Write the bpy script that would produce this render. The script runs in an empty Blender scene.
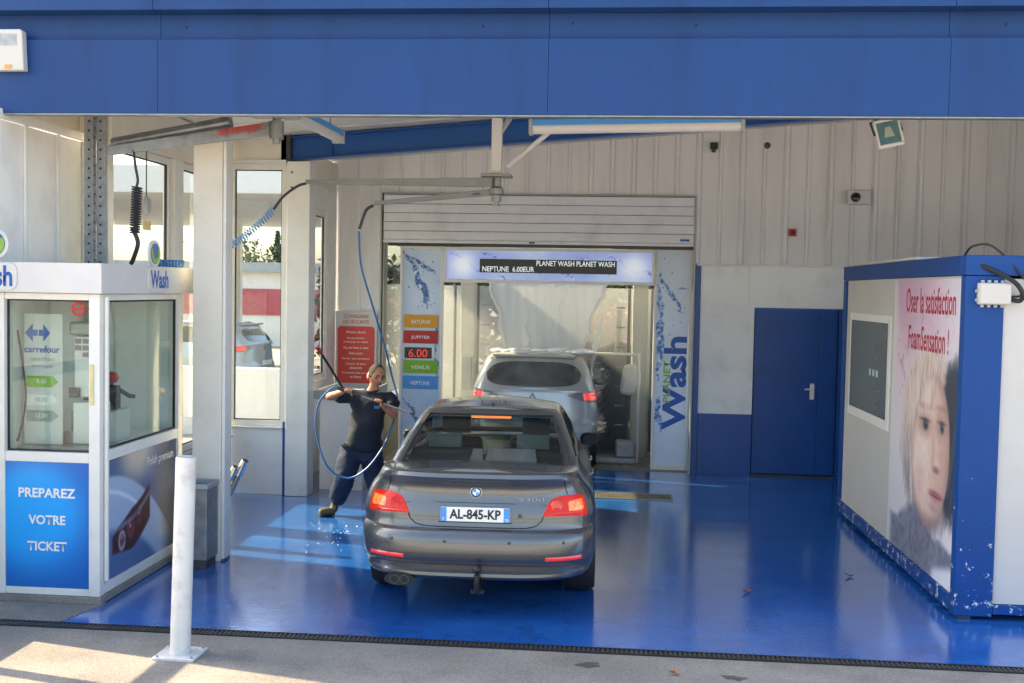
import bpy, bmesh, math, random
import numpy as np
from mathutils import Vector, Matrix
R = math.radians
random.seed(7); rng = np.random.default_rng(5)
scene = bpy.context.scene
col = scene.collection

# ------------------------------------------------------------------ camera, sky, sun, exposure
cam_d = bpy.data.cameras.new('camera'); cam = bpy.data.objects.new('camera', cam_d); col.objects.link(cam)
cam_d.sensor_width = 36; cam_d.lens = 1100 * 36 / 1024; cam_d.clip_end = 2000; cam_d.clip_start = .05
yaw, pitch, roll = math.atan(99.07 / 1100 * math.cos(R(2.67))), R(2.67), R(1.05)
fw = Vector((-math.sin(yaw) * math.cos(pitch), math.cos(yaw) * math.cos(pitch), -math.sin(pitch)))
r0 = Vector((math.cos(yaw), math.sin(yaw), 0)); u0 = r0.cross(fw)
rt = r0 * math.cos(roll) + u0 * math.sin(roll); up = -r0 * math.sin(roll) + u0 * math.cos(roll)
cam.matrix_world = Matrix(((rt.x, up.x, -fw.x, 0), (rt.y, up.y, -fw.y, 0), (rt.z, up.z, -fw.z, 2.54), (0, 0, 0, 1)))
scene.camera = cam

SUN_EL = 37.0
sd = Vector((1, -.23, -math.tan(R(SUN_EL)) * math.hypot(1, .23))).normalized()
w = bpy.data.worlds.new('World'); scene.world = w; w.use_nodes = True
nt = w.node_tree; nt.nodes.clear()
sky = nt.nodes.new('ShaderNodeTexSky'); sky.sky_type = 'NISHITA'; sky.sun_disc = False
sky.sun_elevation = R(SUN_EL); sky.sun_rotation = math.atan2(-1, .23); sky.dust_density = 3; sky.air_density = 1.0; sky.ozone_density = .3
bg = nt.nodes.new('ShaderNodeBackground'); bg.inputs[1].default_value = .15
wo = nt.nodes.new('ShaderNodeOutputWorld')
nt.links.new(sky.outputs[0], bg.inputs[0]); nt.links.new(bg.outputs[0], wo.inputs[0])
sl = bpy.data.lights.new('sun', 'SUN'); sl.energy = 4.0; sl.angle = R(.5); sl.color = (1, .78, .50)
so = bpy.data.objects.new('sun', sl); col.objects.link(so); so.rotation_euler = sd.to_track_quat('-Z', 'Y').to_euler()
so.location = (-8, 8, 12)
vs = scene.view_settings; vs.view_transform = 'Standard'; vs.look = 'None'; vs.gamma = 1; vs.exposure = 2.0
scene.cycles.max_bounces = 8; scene.cycles.diffuse_bounces = 4; scene.cycles.glossy_bounces = 4
scene.cycles.transparent_max_bounces = 12; scene.cycles.transmission_bounces = 6
scene.cycles.use_denoising = True; scene.cycles.sample_clamp_indirect = 6
scene.cycles.caustics_reflective = False; scene.cycles.caustics_refractive = False

# ------------------------------------------------------------------ materials
def lin(h):
    h = h.lstrip('#'); o = []
    for i in (0, 2, 4):
        c = int(h[i:i + 2], 16) / 255
        o.append(c / 12.92 if c <= .04045 else ((c + .055) / 1.055) ** 2.4)
    return tuple(o)
def mat(name, c, rough=.5, metal=0, vary=.12, scale=6, bump=0, bscale=60, coat=0, spec=.5, emit=None, estr=0,
        dirt=None, dscale=2.0, damt=.5, stretch=(1, 1, 1), rvary=0, speck=0):
    if isinstance(c, str): c = lin(c)
    m = bpy.data.materials.new(name); m.use_nodes = True
    n = m.node_tree.nodes; l = m.node_tree.links; b = n['Principled BSDF']
    b.inputs['Roughness'].default_value = rough; b.inputs['Metallic'].default_value = metal
    b.inputs['Coat Weight'].default_value = coat; b.inputs['Coat Roughness'].default_value = .06
    b.inputs['Specular IOR Level'].default_value = spec
    tc = n.new('ShaderNodeTexCoord'); mp = n.new('ShaderNodeMapping'); mp.inputs['Scale'].default_value = stretch
    l.new(tc.outputs['Object'], mp.inputs[0])
    nz = n.new('ShaderNodeTexNoise'); nz.inputs['Scale'].default_value = scale; nz.inputs['Detail'].default_value = 6
    l.new(mp.outputs[0], nz.inputs['Vector'])
    rp = n.new('ShaderNodeValToRGB')
    rp.color_ramp.elements[0].position = .3; rp.color_ramp.elements[1].position = .7
    rp.color_ramp.elements[0].color = (*[x * (1 - vary) for x in c], 1)
    rp.color_ramp.elements[1].color = (*[min(1, x * (1 + vary)) for x in c], 1)
    l.new(nz.outputs[0], rp.inputs[0]); out = rp.outputs[0]
    if dirt:
        if isinstance(dirt, str): dirt = lin(dirt)
        dn = n.new('ShaderNodeTexNoise'); dn.inputs['Scale'].default_value = dscale; dn.inputs['Detail'].default_value = 8
        dn.inputs['Roughness'].default_value = .65
        l.new(mp.outputs[0], dn.inputs['Vector'])
        dr = n.new('ShaderNodeMapRange'); dr.inputs[1].default_value = .5; dr.inputs[2].default_value = .72
        dr.inputs[4].default_value = damt; l.new(dn.outputs[0], dr.inputs[0])
        mx = n.new('ShaderNodeMixRGB'); mx.inputs[2].default_value = (*dirt, 1)
        l.new(dr.outputs[0], mx.inputs[0]); l.new(out, mx.inputs[1]); out = mx.outputs[0]
    if speck:
        sn = n.new('ShaderNodeTexNoise'); sn.inputs['Scale'].default_value = 95; sn.inputs['Detail'].default_value = 5; sn.inputs['Roughness'].default_value = .7
        l.new(mp.outputs[0], sn.inputs['Vector']); sr = n.new('ShaderNodeMapRange'); sr.inputs[1].default_value = .3; sr.inputs[2].default_value = .7; sr.inputs[3].default_value = 1 - speck; sr.inputs[4].default_value = 1 + speck
        l.new(sn.outputs[0], sr.inputs[0]); mu = n.new('ShaderNodeMixRGB'); mu.blend_type = 'MULTIPLY'; mu.inputs[0].default_value = 1
        l.new(out, mu.inputs[1]); l.new(sr.outputs[0], mu.inputs[2]); out = mu.outputs[0]
    l.new(out, b.inputs['Base Color'])
    if rvary:
        r2 = n.new('ShaderNodeMapRange'); r2.inputs[1].default_value = .35; r2.inputs[2].default_value = .65
        r2.inputs[3].default_value = max(.02, rough - rvary); r2.inputs[4].default_value = rough + rvary
        n3 = n.new('ShaderNodeTexNoise'); n3.inputs['Scale'].default_value = scale * .6; n3.inputs['Detail'].default_value = 5
        l.new(mp.outputs[0], n3.inputs['Vector']); l.new(n3.outputs[0], r2.inputs[0]); l.new(r2.outputs[0], b.inputs['Roughness'])
    if bump:
        bn = n.new('ShaderNodeTexNoise'); bn.inputs['Scale'].default_value = bscale; bn.inputs['Detail'].default_value = 4
        l.new(mp.outputs[0], bn.inputs['Vector'])
        bp = n.new('ShaderNodeBump'); bp.inputs['Strength'].default_value = bump; bp.inputs['Distance'].default_value = .01
        l.new(bn.outputs[0], bp.inputs['Height']); l.new(bp.outputs[0], b.inputs['Normal'])
    if emit is not None:
        if isinstance(emit, str): emit = lin(emit)
        b.inputs['Emission Color'].default_value = (*emit, 1); b.inputs['Emission Strength'].default_value = estr
    return m
def glass_mat(name, tint=(1, 1, 1), refl=1.0, rough=.02):
    m = bpy.data.materials.new(name); m.use_nodes = True
    n = m.node_tree.nodes; l = m.node_tree.links; n.clear()
    o = n.new('ShaderNodeOutputMaterial'); t = n.new('ShaderNodeBsdfTransparent'); g = n.new('ShaderNodeBsdfGlossy')
    t.inputs[0].default_value = (*tint, 1); g.inputs['Roughness'].default_value = rough
    lw = n.new('ShaderNodeLayerWeight'); lw.inputs[0].default_value = .5          # Schlick reflectance, the same from both sides
    f = n.new('ShaderNodeMath'); f.operation = 'POWER'; f.inputs[1].default_value = 5; l.new(lw.outputs['Facing'], f.inputs[0])
    mm = n.new('ShaderNodeMath'); mm.operation = 'MULTIPLY_ADD'; mm.inputs[1].default_value = .8 * refl; mm.inputs[2].default_value = .035 * refl
    mx = n.new('ShaderNodeMixShader')
    l.new(f.outputs[0], mm.inputs[0]); l.new(mm.outputs[0], mx.inputs[0]); l.new(t.outputs[0], mx.inputs[1]); l.new(g.outputs[0], mx.inputs[2])
    l.new(mx.outputs[0], o.inputs[0])
    return m
def print_mat(name, rough=.35, emit=0, coat=0):
    m = bpy.data.materials.new(name); m.use_nodes = True
    n = m.node_tree.nodes; l = m.node_tree.links; b = n['Principled BSDF']
    a = n.new('ShaderNodeAttribute'); a.attribute_name = 'Col'
    l.new(a.outputs['Color'], b.inputs['Base Color']); b.inputs['Roughness'].default_value = rough
    b.inputs['Coat Weight'].default_value = coat
    if emit:
        l.new(a.outputs['Color'], b.inputs['Emission Color']); b.inputs['Emission Strength'].default_value = emit
    return m

M = {}
M['blue_fascia'] = mat('blue_fascia', '#183c70', .48, spec=.28, vary=.05, scale=1.5, stretch=(1, 1, .12), bump=.12, bscale=1.6, dirt='#12294c', dscale=3.2, damt=.42)
M['blue_paint'] = mat('blue_paint', '#1c55ae', .4, vary=.06, scale=3, dirt='#16386f', dscale=3, damt=.4)
M['blue_dark'] = mat('blue_dark', '#12488c', .38, vary=.06, scale=3, dirt='#0e2c60', dscale=2.5, damt=.4)
M['blue_beam'] = mat('blue_beam', '#175398', .35, vary=.05)
M['white_alu'] = mat('white_alu', '#e2e0d8', .4, vary=.03, scale=4, dirt='#aca697', dscale=3, damt=.25)
M['white_panel'] = mat('white_panel', '#e8e6df', .5, vary=.03, scale=2, dirt='#9c9c98', dscale=1.8, damt=.3)
M['white_plain'] = mat('white_plain', '#cfcdc9', .5, vary=.03)
M['white_post'] = mat('white_post', '#d3d2ce', .45, vary=.04, scale=8, dirt='#9a948a', dscale=7, damt=.5)
M['cream'] = mat('cream', '#e0dacb', .55, vary=.03, scale=2, dirt='#b0a48f', dscale=2.5, damt=.25)
M['clad'] = mat('clad', '#dfdedb', .5, vary=.04, scale=3, stretch=(1, 1, .12), dirt='#b4b1a8', dscale=2.2, damt=.4)
M['shutter'] = mat('shutter', '#dcdde0', .45, vary=.03, scale=3, dirt='#92928f', dscale=2, damt=.3)
M['grey_sill'] = mat('grey_sill', '#9fa3a4', .45, vary=.08)
M['steel'] = mat('steel', '#8d8f8e', .42, metal=.7, vary=.15, scale=10, dirt='#5a5650', dscale=6, damt=.5)
M['galv'] = mat('galv', '#9b9f9f', .5, metal=.3, vary=.2, scale=18)
M['grey_arm'] = mat('grey_arm', '#858786', .45, vary=.1, scale=8)
M['dark_steel'] = mat('dark_steel', '#4c4d4c', .5, metal=.4, vary=.15)
M['chrome'] = mat('chrome', '#d8dadb', .16, metal=1, vary=.03)
M['black'] = mat('black', (.012, .012, .013), .5, vary=.1)
M['black_gloss'] = mat('black_gloss', (.01, .01, .012), .12, vary=.1)
M['rubber'] = mat('rubber', (.014, .014, .015), .75, vary=.2, scale=20)
M['red'] = mat('red', '#b82d25', .5, vary=.04)
M['red_text'] = mat('red_text', '#b5213a', .5, vary=.02)
M['red_sign'] = mat('red_sign', '#d4463a', .5, vary=.02)
M['white_text'] = mat('white_text', '#eceae6', .5, vary=.02)
M['blue_text'] = mat('blue_text', '#1f58a8', .5, vary=.02)
M['green_text'] = mat('green_text', '#8fb43a', .5, vary=.02)
M['orange'] = mat('orange', '#d79a2b', .5, vary=.02)
M['green'] = mat('green', '#7dae2b', .5, vary=.02)
M['sky_blue'] = mat('sky_blue', '#4a93d6', .5, vary=.02)
M['hose_blue'] = mat('hose_blue', '#28659f', .4, vary=.05)
M['hose_pale'] = mat('hose_pale', '#6fa3d6', .4, vary=.05)
M['hose_dark'] = mat('hose_dark', '#2a2d33', .45, vary=.05)
M['glass'] = glass_mat('glass', (.93, .97, .95))
M['glass_dull'] = glass_mat('glass_dull', (.90, .95, .92))
M['car_glass'] = glass_mat('car_glass', (.44, .50, .49), 1.6)
M['car_glass_dark'] = glass_mat('car_glass_dark', (.1, .11, .12), 1.2)
M['printed'] = print_mat('printed'); M['lightbox'] = print_mat('lightbox', .4, .09)
M['grey_paint'] = mat('grey_paint', (.122, .124, .124), .27, metal=.66, vary=.03, scale=12, coat=.8)
M['silver_paint'] = mat('silver_paint', '#b3b9bc', .32, metal=.35, vary=.03, coat=.8)
M['ivory_paint'] = mat('ivory_paint', '#b9b4aa', .3, vary=.03, coat=.8)  # warmer than the body paint to suggest sun on the roof
M['interior'] = mat('interior', '#55605d', .8, vary=.1)
M['seat_grey'] = mat('seat_grey', '#8b9690', .7, vary=.08)
def lamp_mat():
    m = mat('lamp_amber', (.7, .12, .02), .15, vary=.3, scale=60, coat=1); n = m.node_tree.nodes; l = m.node_tree.links; b = n['Principled BSDF']
    g = n.new('ShaderNodeNewGeometry'); v = n.new('ShaderNodeTexVoronoi'); v.inputs['Scale'].default_value = 55; l.new(g.outputs['Position'], v.inputs['Vector'])
    r = n.new('ShaderNodeValToRGB'); r.color_ramp.elements[0].color = (1, .30, .02, 1); r.color_ramp.elements[1].color = (.8, .04, .005, 1); r.color_ramp.elements[0].position = .12; r.color_ramp.elements[1].position = .62
    l.new(v.outputs['Distance'], r.inputs[0]); l.new(r.outputs[0], b.inputs['Emission Color']); b.inputs['Emission Strength'].default_value = .42; return m
M['lamp_red'] = mat('lamp_red', (.22, .006, .003), .2, spec=.25, vary=.5, scale=80, coat=.2, emit=(1, .035, .004), estr=.13)
M['lamp_amber'] = lamp_mat()
M['lamp_deep'] = mat('lamp_deep', (.3, .01, .01), .15, vary=.2, coat=1, emit=(1, .02, .01), estr=.1)
M['brake_glow'] = mat('brake_glow', (.9, .25, .05), .3, emit=(1, .25, .06), estr=.7)
M['reflector'] = mat('reflector', (.6, .03, .02), .15, vary=.1, coat=1, emit=(1, .03, .02), estr=.08)
M['lamp_clear'] = mat('lamp_clear', '#8f8587', .15, vary=.1, coat=1)
M['skin'] = mat('skin', '#b27a5e', .5, vary=.14, scale=30)
M['hair'] = mat('hair', '#241d18', .8, vary=.45, scale=90, bump=.5, bscale=160)
M['navy'] = mat('navy', '#161e2b', .85, vary=.2, scale=14, bump=.3, bscale=18)
M['navy_trousers'] = mat('navy_trousers', '#19253d', .85, vary=.2, scale=14, bump=.4, bscale=16)
M['boot'] = mat('boot', '#5a5234', .6, vary=.25, scale=20)
M['foliage_a'] = mat('foliage_a', (.10, .13, .03), .7, vary=.4, scale=2)
M['foliage_b'] = mat('foliage_b', (.05, .085, .03), .7, vary=.4, scale=2)
M['foliage_red'] = mat('foliage_red', (.25, .03, .02), .7, vary=.4, scale=2)
M['bark'] = mat('bark', (.08, .06, .045), .9, vary=.3)
M['thermo'] = mat('thermo', '#d3c48c', .5)
M['box_white'] = mat('box_white', '#c2bfb8', .45, vary=.03, scale=2, dirt='#b2aa9b', dscale=1.5, damt=.3)
M['tunnel_wall'] = mat('tunnel_wall', '#767166', .6, vary=.08, scale=2, dirt='#5c574d', dscale=2, damt=.5)
M['screen'] = mat('screen', '#4c5554', .2, vary=.08)

# chipped blue paint on the kiosk posts: white primer shows through near the ground
def chipped():
    m = mat('chipped_blue', '#073f80', .5, spec=.3, vary=.06, scale=4)
    n = m.node_tree.nodes; l = m.node_tree.links; b = n['Principled BSDF']
    src = b.inputs['Base Color'].links[0].from_socket
    g = n.new('ShaderNodeNewGeometry'); sp = n.new('ShaderNodeSeparateXYZ'); l.new(g.outputs['Position'], sp.inputs[0])
    nz = n.new('ShaderNodeTexNoise'); nz.inputs['Scale'].default_value = 11; nz.inputs['Detail'].default_value = 7; nz.inputs['Roughness'].default_value = .75
    l.new(g.outputs['Position'], nz.inputs['Vector'])
    mr = n.new('ShaderNodeMapRange'); mr.inputs[1].default_value = .1; mr.inputs[2].default_value = 1.3
    mr.inputs[3].default_value = .575; mr.inputs[4].default_value = .725; l.new(sp.outputs[2], mr.inputs[0])
    gt = n.new('ShaderNodeMath'); gt.operation = 'GREATER_THAN'; l.new(nz.outputs[0], gt.inputs[0]); l.new(mr.outputs[0], gt.inputs[1])
    mx = n.new('ShaderNodeMixRGB'); mx.inputs[2].default_value = (.55, .57, .58, 1)
    l.new(gt.outputs[0], mx.inputs[0]); l.new(src, mx.inputs[1]); l.new(mx.outputs[0], b.inputs['Base Color'])
    return m
M['chipped'] = chipped()

# wet painted bay floor
def floor_mat():
    m = bpy.data.materials.new('wet_blue_floor'); m.use_nodes = True
    n = m.node_tree.nodes; l = m.node_tree.links; b = n['Principled BSDF']
    tc = n.new('ShaderNodeTexCoord')
    def noise(s, d=6, r=.6):
        q = n.new('ShaderNodeTexNoise'); q.inputs['Scale'].default_value = s; q.inputs['Detail'].default_value = d; q.inputs['Roughness'].default_value = r
        l.new(tc.outputs['Object'], q.inputs['Vector']); return q.outputs[0]
    def mr(src, a, b_, c, d):
        q = n.new('ShaderNodeMapRange'); q.inputs[1].default_value = a; q.inputs[2].default_value = b_; q.inputs[3].default_value = c; q.inputs[4].default_value = d
        l.new(src, q.inputs[0]); return q.outputs[0]
    def mix(f, a, c):
        q = n.new('ShaderNodeMixRGB'); l.new(f, q.inputs[0])
        if isinstance(a, tuple): q.inputs[1].default_value = (*a, 1)
        else: l.new(a, q.inputs[1])
        q.inputs[2].default_value = (*c, 1); return q.outputs[0]
    c = mix(mr(noise(.8), .35, .65, 0, 1), (.012, .085, .33), (.024, .14, .47))
    c = mix(mr(noise(2.3, 9, .7), .55, .72, 0, .55), c, (.006, .03, .16))
    c = mix(mr(noise(26, 6, .75), .655, .68, 0, .75), c, (.22, .27, .36))
    c = mix(mr(noise(4.5, 10, .8), .60, .68, 0, .5), c, (.10, .15, .27))
    l.new(c, b.inputs['Base Color'])
    l.new(mr(noise(1.7, 7, .65), .35, .66, .06, .24), b.inputs['Roughness'])
    bp = n.new('ShaderNodeBump'); bp.inputs['Strength'].default_value = .13; bp.inputs['Distance'].default_value = .006
    ad = n.new('ShaderNodeMath'); ad.operation = 'ADD'; l.new(noise(7, 5, .6), ad.inputs[0]); l.new(noise(38, 3), ad.inputs[1])
    l.new(ad.outputs[0], bp.inputs['Height']); l.new(bp.outputs[0], b.inputs['Normal'])
    b.inputs['Specular IOR Level'].default_value = .6; b.inputs['Coat Weight'].default_value = .75; b.inputs['Coat Roughness'].default_value = .09; l.new(bp.outputs[0], b.inputs['Coat Normal'])
    return m
M['floor'] = floor_mat()
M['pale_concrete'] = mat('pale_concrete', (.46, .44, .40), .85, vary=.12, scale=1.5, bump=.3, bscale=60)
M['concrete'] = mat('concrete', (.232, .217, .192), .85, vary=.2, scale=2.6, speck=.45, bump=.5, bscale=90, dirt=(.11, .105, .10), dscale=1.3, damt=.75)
M['concrete_wet'] = mat('concrete_wet', (.22, .20, .17), .4, vary=.2, scale=3, dirt=(.1, .09, .08), dscale=2, damt=.5, rvary=.2)
M['asphalt'] = mat('asphalt', (.30, .285, .26), .9, vary=.2, scale=.5)

# ------------------------------------------------------------------ mesh helpers
WM = {}
def thing(name, label, cat, loc=(0, 0, 0), rotz=0, group=None):
    o = bpy.data.objects.new(name, None); col.objects.link(o)
    o.empty_display_size = .2; o.location = loc; o.rotation_euler = (0, 0, rotz)
    WM[o] = Matrix.Translation(loc) @ Matrix.Rotation(rotz, 4, 'Z')
    return tag(o, label, cat, group)
def tag(o, label, cat, group=None, kind=None):
    if label: o['label'] = label
    if cat: o['category'] = cat
    if group: o['group'] = group
    if kind: o['kind'] = kind
    return o

def frame(o, right, upv):
    right = Vector(right).normalized(); upv = Vector(upv).normalized(); nn = right.cross(upv)
    m = Matrix((right, upv, nn)).transposed().to_4x4(); m.translation = Vector(o); return m
FRONT = ((1, 0, 0), (0, 0, 1))      # faces -Y
FACE_PX = ((0, 1, 0), (0, 0, 1))    # faces +X
FACE_NX = ((0, -1, 0), (0, 0, 1))   # faces -X

class MB:
    def __init__(s): s.bm = bmesh.new(); s.cols = None
    def v(s, p): return s.bm.verts.new(p)
    def face(s, vs):
        try: return s.bm.faces.new(vs)
        except ValueError: return None
    def box(s, x0, x1, y0, y1, z0, z1, T=None):
        P = [(x0, y0, z0), (x1, y0, z0), (x1, y1, z0), (x0, y1, z0), (x0, y0, z1), (x1, y0, z1), (x1, y1, z1), (x0, y1, z1)]
        if T: P = [T @ Vector(p) for p in P]
        V = [s.v(p) for p in P]
        for f in ((3, 2, 1, 0), (4, 5, 6, 7), (0, 1, 5, 4), (1, 2, 6, 5), (2, 3, 7, 6), (3, 0, 4, 7)): s.face([V[i] for i in f])
        return s
    def prism(s, poly, T, d0, d1):
        """polygon in the XY of frame T, extruded along its normal"""
        a = [s.v(T @ Vector((p[0], p[1], d0))) for p in poly]; b = [s.v(T @ Vector((p[0], p[1], d1))) for p in poly]
        n = len(poly); s.face(a[::-1]); s.face(b)
        for i in range(n): s.face([a[i], a[(i + 1) % n], b[(i + 1) % n], b[i]])
        return s
    def tube(s, pts, r, n=8, caps=True):
        pts = [Vector(p) for p in pts]; m = len(pts)
        rs = r if isinstance(r, (list, tuple)) else [r] * m
        rings = []; prev = None
        for i, p in enumerate(pts):
            t = (pts[min(i + 1, m - 1)] - pts[max(i - 1, 0)]).normalized()
            if prev is None:
                a = Vector((0, 0, 1)) if abs(t.z) < .9 else Vector((1, 0, 0)); u = t.cross(a).normalized()
            else:
                u = prev - t * prev.dot(t); u = u.normalized() if u.length > 1e-6 else t.orthogonal().normalized()
            prev = u; w_ = t.cross(u)
            rings.append([s.v(p + (u * math.cos(k * 2 * math.pi / n) + w_ * math.sin(k * 2 * math.pi / n)) * rs[i]) for k in range(n)])
        for i in range(m - 1):
            for k in range(n):
                s.face([rings[i][k], rings[i][(k + 1) % n], rings[i + 1][(k + 1) % n], rings[i + 1][k]])
        if caps: s.face(rings[0][::-1]); s.face(rings[-1])
        return s
    def lathe(s, prof, T, n=24):
        """prof: (radius, height) along the frame's normal"""
        rings = []
        for r, h in prof:
            if r < 1e-6: rings.append([s.v(T @ Vector((0, 0, h)))] * n)
            else: rings.append([s.v(T @ Vector((r * math.cos(k * 2 * math.pi / n), r * math.sin(k * 2 * math.pi / n), h))) for k in range(n)])
        for i in range(len(prof) - 1):
            for k in range(n):
                q = [rings[i][k], rings[i][(k + 1) % n], rings[i + 1][(k + 1) % n], rings[i + 1][k]]
                q2 = []
                for x in q:
                    if x not in q2: q2.append(x)
                if len(q2) > 2: s.face(q2)
        return s
    def grid(s, fn, nu, nv, flip=False, keep=None):
        V = [[s.v(fn(i / nu, j / nv)) for j in range(nv + 1)] for i in range(nu + 1)]
        for i in range(nu):
            for j in range(nv):
                q = [V[i][j], V[i + 1][j], V[i + 1][j + 1], V[i][j + 1]]
                s.face(q[::-1] if flip else q)
        return s
    def text(s, body, T, size=.1, width=None, align='CENTER', bold=.0, depth=.0015, height=None):
        c = bpy.data.curves.new('t', 'FONT'); c.body = body; c.size = 1; c.align_x = 'LEFT'; c.offset = bold; c.extrude = 0; c.resolution_u = 3
        o = bpy.data.objects.new('t', c); col.objects.link(o)
        dg = bpy.context.evaluated_depsgraph_get(); me = bpy.data.meshes.new_from_object(o.evaluated_get(dg))
        xs = [v.co.x for v in me.vertices]; ys = [v.co.y for v in me.vertices]
        if xs:
            wd = max(xs) - min(xs); k = size; kx = k
            if height: k = kx = height / (max(ys) - min(ys)); base = min(ys)
            else: base = 0
            if width: kx = width / wd
            off = {'CENTER': -(max(xs) + min(xs)) / 2, 'LEFT': -min(xs), 'RIGHT': -max(xs)}[align]
            me.transform(T @ Matrix.Translation((0, 0, depth)) @ Matrix.Diagonal((kx, k, 1, 1)) @ Matrix.Translation((off, -base, 0)))
            s.bm.from_mesh(me)
        bpy.data.objects.remove(o); bpy.data.curves.remove(c); bpy.data.meshes.remove(me)
        return s
    def build(s, name, m, parent=None, smooth=False, bevel=0, local=False, sharp=35, fix=True):
        bm = s.bm
        if fix: bmesh.ops.recalc_face_normals(bm, faces=bm.faces)
        if parent is not None and not local: bmesh.ops.transform(bm, matrix=WM[parent].inverted(), verts=bm.verts)
        me = bpy.data.meshes.new(name); bm.to_mesh(me); bm.free()
        if isinstance(m, str): m = M[m]
        me.materials.append(m)
        if smooth:
            me.polygons.foreach_set('use_smooth', [True] * len(me.polygons)); me.set_sharp_from_angle(angle=R(sharp))
        o = bpy.data.objects.new(name, me); col.objects.link(o)
        if parent is not None: o.parent = parent; WM[o] = WM[parent]
        else: WM[o] = Matrix.Identity(4)
        if bevel:
            b = o.modifiers.new('bevel', 'BEVEL'); b.width = bevel; b.segments = 2; b.limit_method = 'ANGLE'; b.angle_limit = R(40)
            b.harden_normals = False
        return o

JOINED = {'gasket', 'channel', 'frame', 'roof', 'painted_base', 'door', 'cabinet_floor'}
def bx(name, m, parent, *boxes, bevel=.004, **k):
    if parent is not None and name not in JOINED and len(boxes) > 1:
        for b in boxes: o = MB().box(*b).build(name, m, parent, bevel=bevel, **k)
        return o
    q = MB()
    for b in boxes: q.box(*b)
    return q.build(name, m, parent, bevel=bevel, **k)
def poster(name, parent, T, w_, h_, fn, res=.01, m='printed', thick=.004):
    """a printed sheet: colours are the print itself, one per mesh point"""
    nx, ny = max(2, int(w_ / res)), max(2, int(h_ / res))
    U, V = np.meshgrid(np.linspace(0, 1, nx + 1), np.linspace(0, 1, ny + 1), indexing='ij')
    rgb = fn(U, V)
    q = MB(); vs = [[q.v(T @ Vector((U[i, j] * w_, V[i, j] * h_, thick))) for j in range(ny + 1)] for i in range(nx + 1)]
    for i in range(nx):
        for j in range(ny): q.face([vs[i][j], vs[i + 1][j], vs[i + 1][j + 1], vs[i][j + 1]])
    o = q.build(name, m, parent, fix=False)
    a = o.data.color_attributes.new('Col', 'FLOAT_COLOR', 'POINT')
    buf = np.ones((nx + 1, ny + 1, 4), dtype=np.float32); c = np.clip(rgb, 0, 1)
    buf[..., :3] = np.where(c <= .04045, c / 12.92, ((c + .055) / 1.055) ** 2.4)
    a.data.foreach_set('color', buf.reshape(-1))
    return o
def hexc(h): h = h.lstrip('#'); return np.array([int(h[i:i + 2], 16) / 255 for i in (0, 2, 4)])
def lerp(a, b, t): return a + (b - a) * np.clip(t, 0, 1)[..., None]
def ss(a, b, x): t = np.clip((x - a) / (b - a), 0, 1); return t * t * (3 - 2 * t)
def vnoise(U, V, s, seed):
    g = np.random.default_rng(seed).random((64, 64)); x, y = U * s, V * s
    i, j = np.floor(x).astype(int), np.floor(y).astype(int); fx, fy = x - i, y - j; fx = fx * fx * (3 - 2 * fx); fy = fy * fy * (3 - 2 * fy)
    a = g[i % 64, j % 64]; b = g[(i + 1) % 64, j % 64]; c = g[i % 64, (j + 1) % 64]; d = g[(i + 1) % 64, (j + 1) % 64]
    return a * (1 - fx) * (1 - fy) + b * fx * (1 - fy) + c * (1 - fx) * fy + d * fx * fy
def fbm(U, V, s, seed): return sum(vnoise(U, V, s * 2 ** k, seed + k) / 2 ** k for k in range(4)) / 1.875
def blank(U, c): return np.broadcast_to(hexc(c), U.shape + (3,)).copy()
def disc(img, U, V, cx, cy, rx, ry, c, soft=.1, a=1.0):
    d = np.hypot((U - cx) / rx, (V - cy) / ry); return lerp(img, hexc(c), (1 - ss(1 - soft, 1 + soft, d)) * a)
def seg_dist(X, Y, pts):
    """distance to a polyline and the position along it (0..1)"""
    best = np.full(X.shape, 1e9); pos = np.zeros(X.shape); n = len(pts) - 1
    for i in range(n):
        (x0, y0), (x1, y1) = pts[i], pts[i + 1]; dx, dy = x1 - x0, y1 - y0
        t = np.clip(((X - x0) * dx + (Y - y0) * dy) / (dx * dx + dy * dy), 0, 1); d = np.hypot(X - x0 - t * dx, Y - y0 - t * dy)
        m = d < best; best = np.where(m, d, best); pos = np.where(m, (i + t) / n, pos)
    return best, pos
def splash(U, V, w_, h_, base, dark, strokes, seed=3, drops=60):
    """printed water splash: ragged strokes with flying drops on a pale ground (metres)"""
    X, Y = U * w_, V * h_; rr = np.random.default_rng(seed)
    img = lerp(blank(U, base), hexc('#e3ecf5'), fbm(X, Y, 2.5, seed) * .9)
    WX = X + (fbm(X, Y, 9, seed + 1) - .5) * .12; WY = Y + (fbm(X, Y, 9, seed + 2) - .5) * .12
    for pts, wd in strokes:
        d, p = seg_dist(WX, WY, pts); e = wd * (.35 + 1.1 * fbm(X, Y, 7, seed + 5)) * (np.sin(np.clip(p, .02, .98) * math.pi) ** .5)
        body_ = 1 - ss(.55, 1.0, d / e); tex = fbm(X * 2.2, Y * 2.2, 16, seed + 6)
        img = lerp(img, hexc(dark), body_ * (.35 + .65 * ss(.42, .55, tex))); img = lerp(img, hexc('#f2f7fb'), body_ * ss(.62, .7, fbm(X * 1.5, Y * 1.5, 13, seed + 8)) * .9)
        for k in range(drops // len(strokes)):
            q_ = pts[rr.integers(0, len(pts))]; cx, cy, r_ = q_[0] + rr.normal(0, wd * 2.2), q_[1] + rr.normal(0, wd * 4), wd * rr.uniform(.05, .18)
            img = disc(img, X, Y, cx, cy, r_, r_ * rr.uniform(1, 2), dark, .35, .75)
    return img
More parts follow.
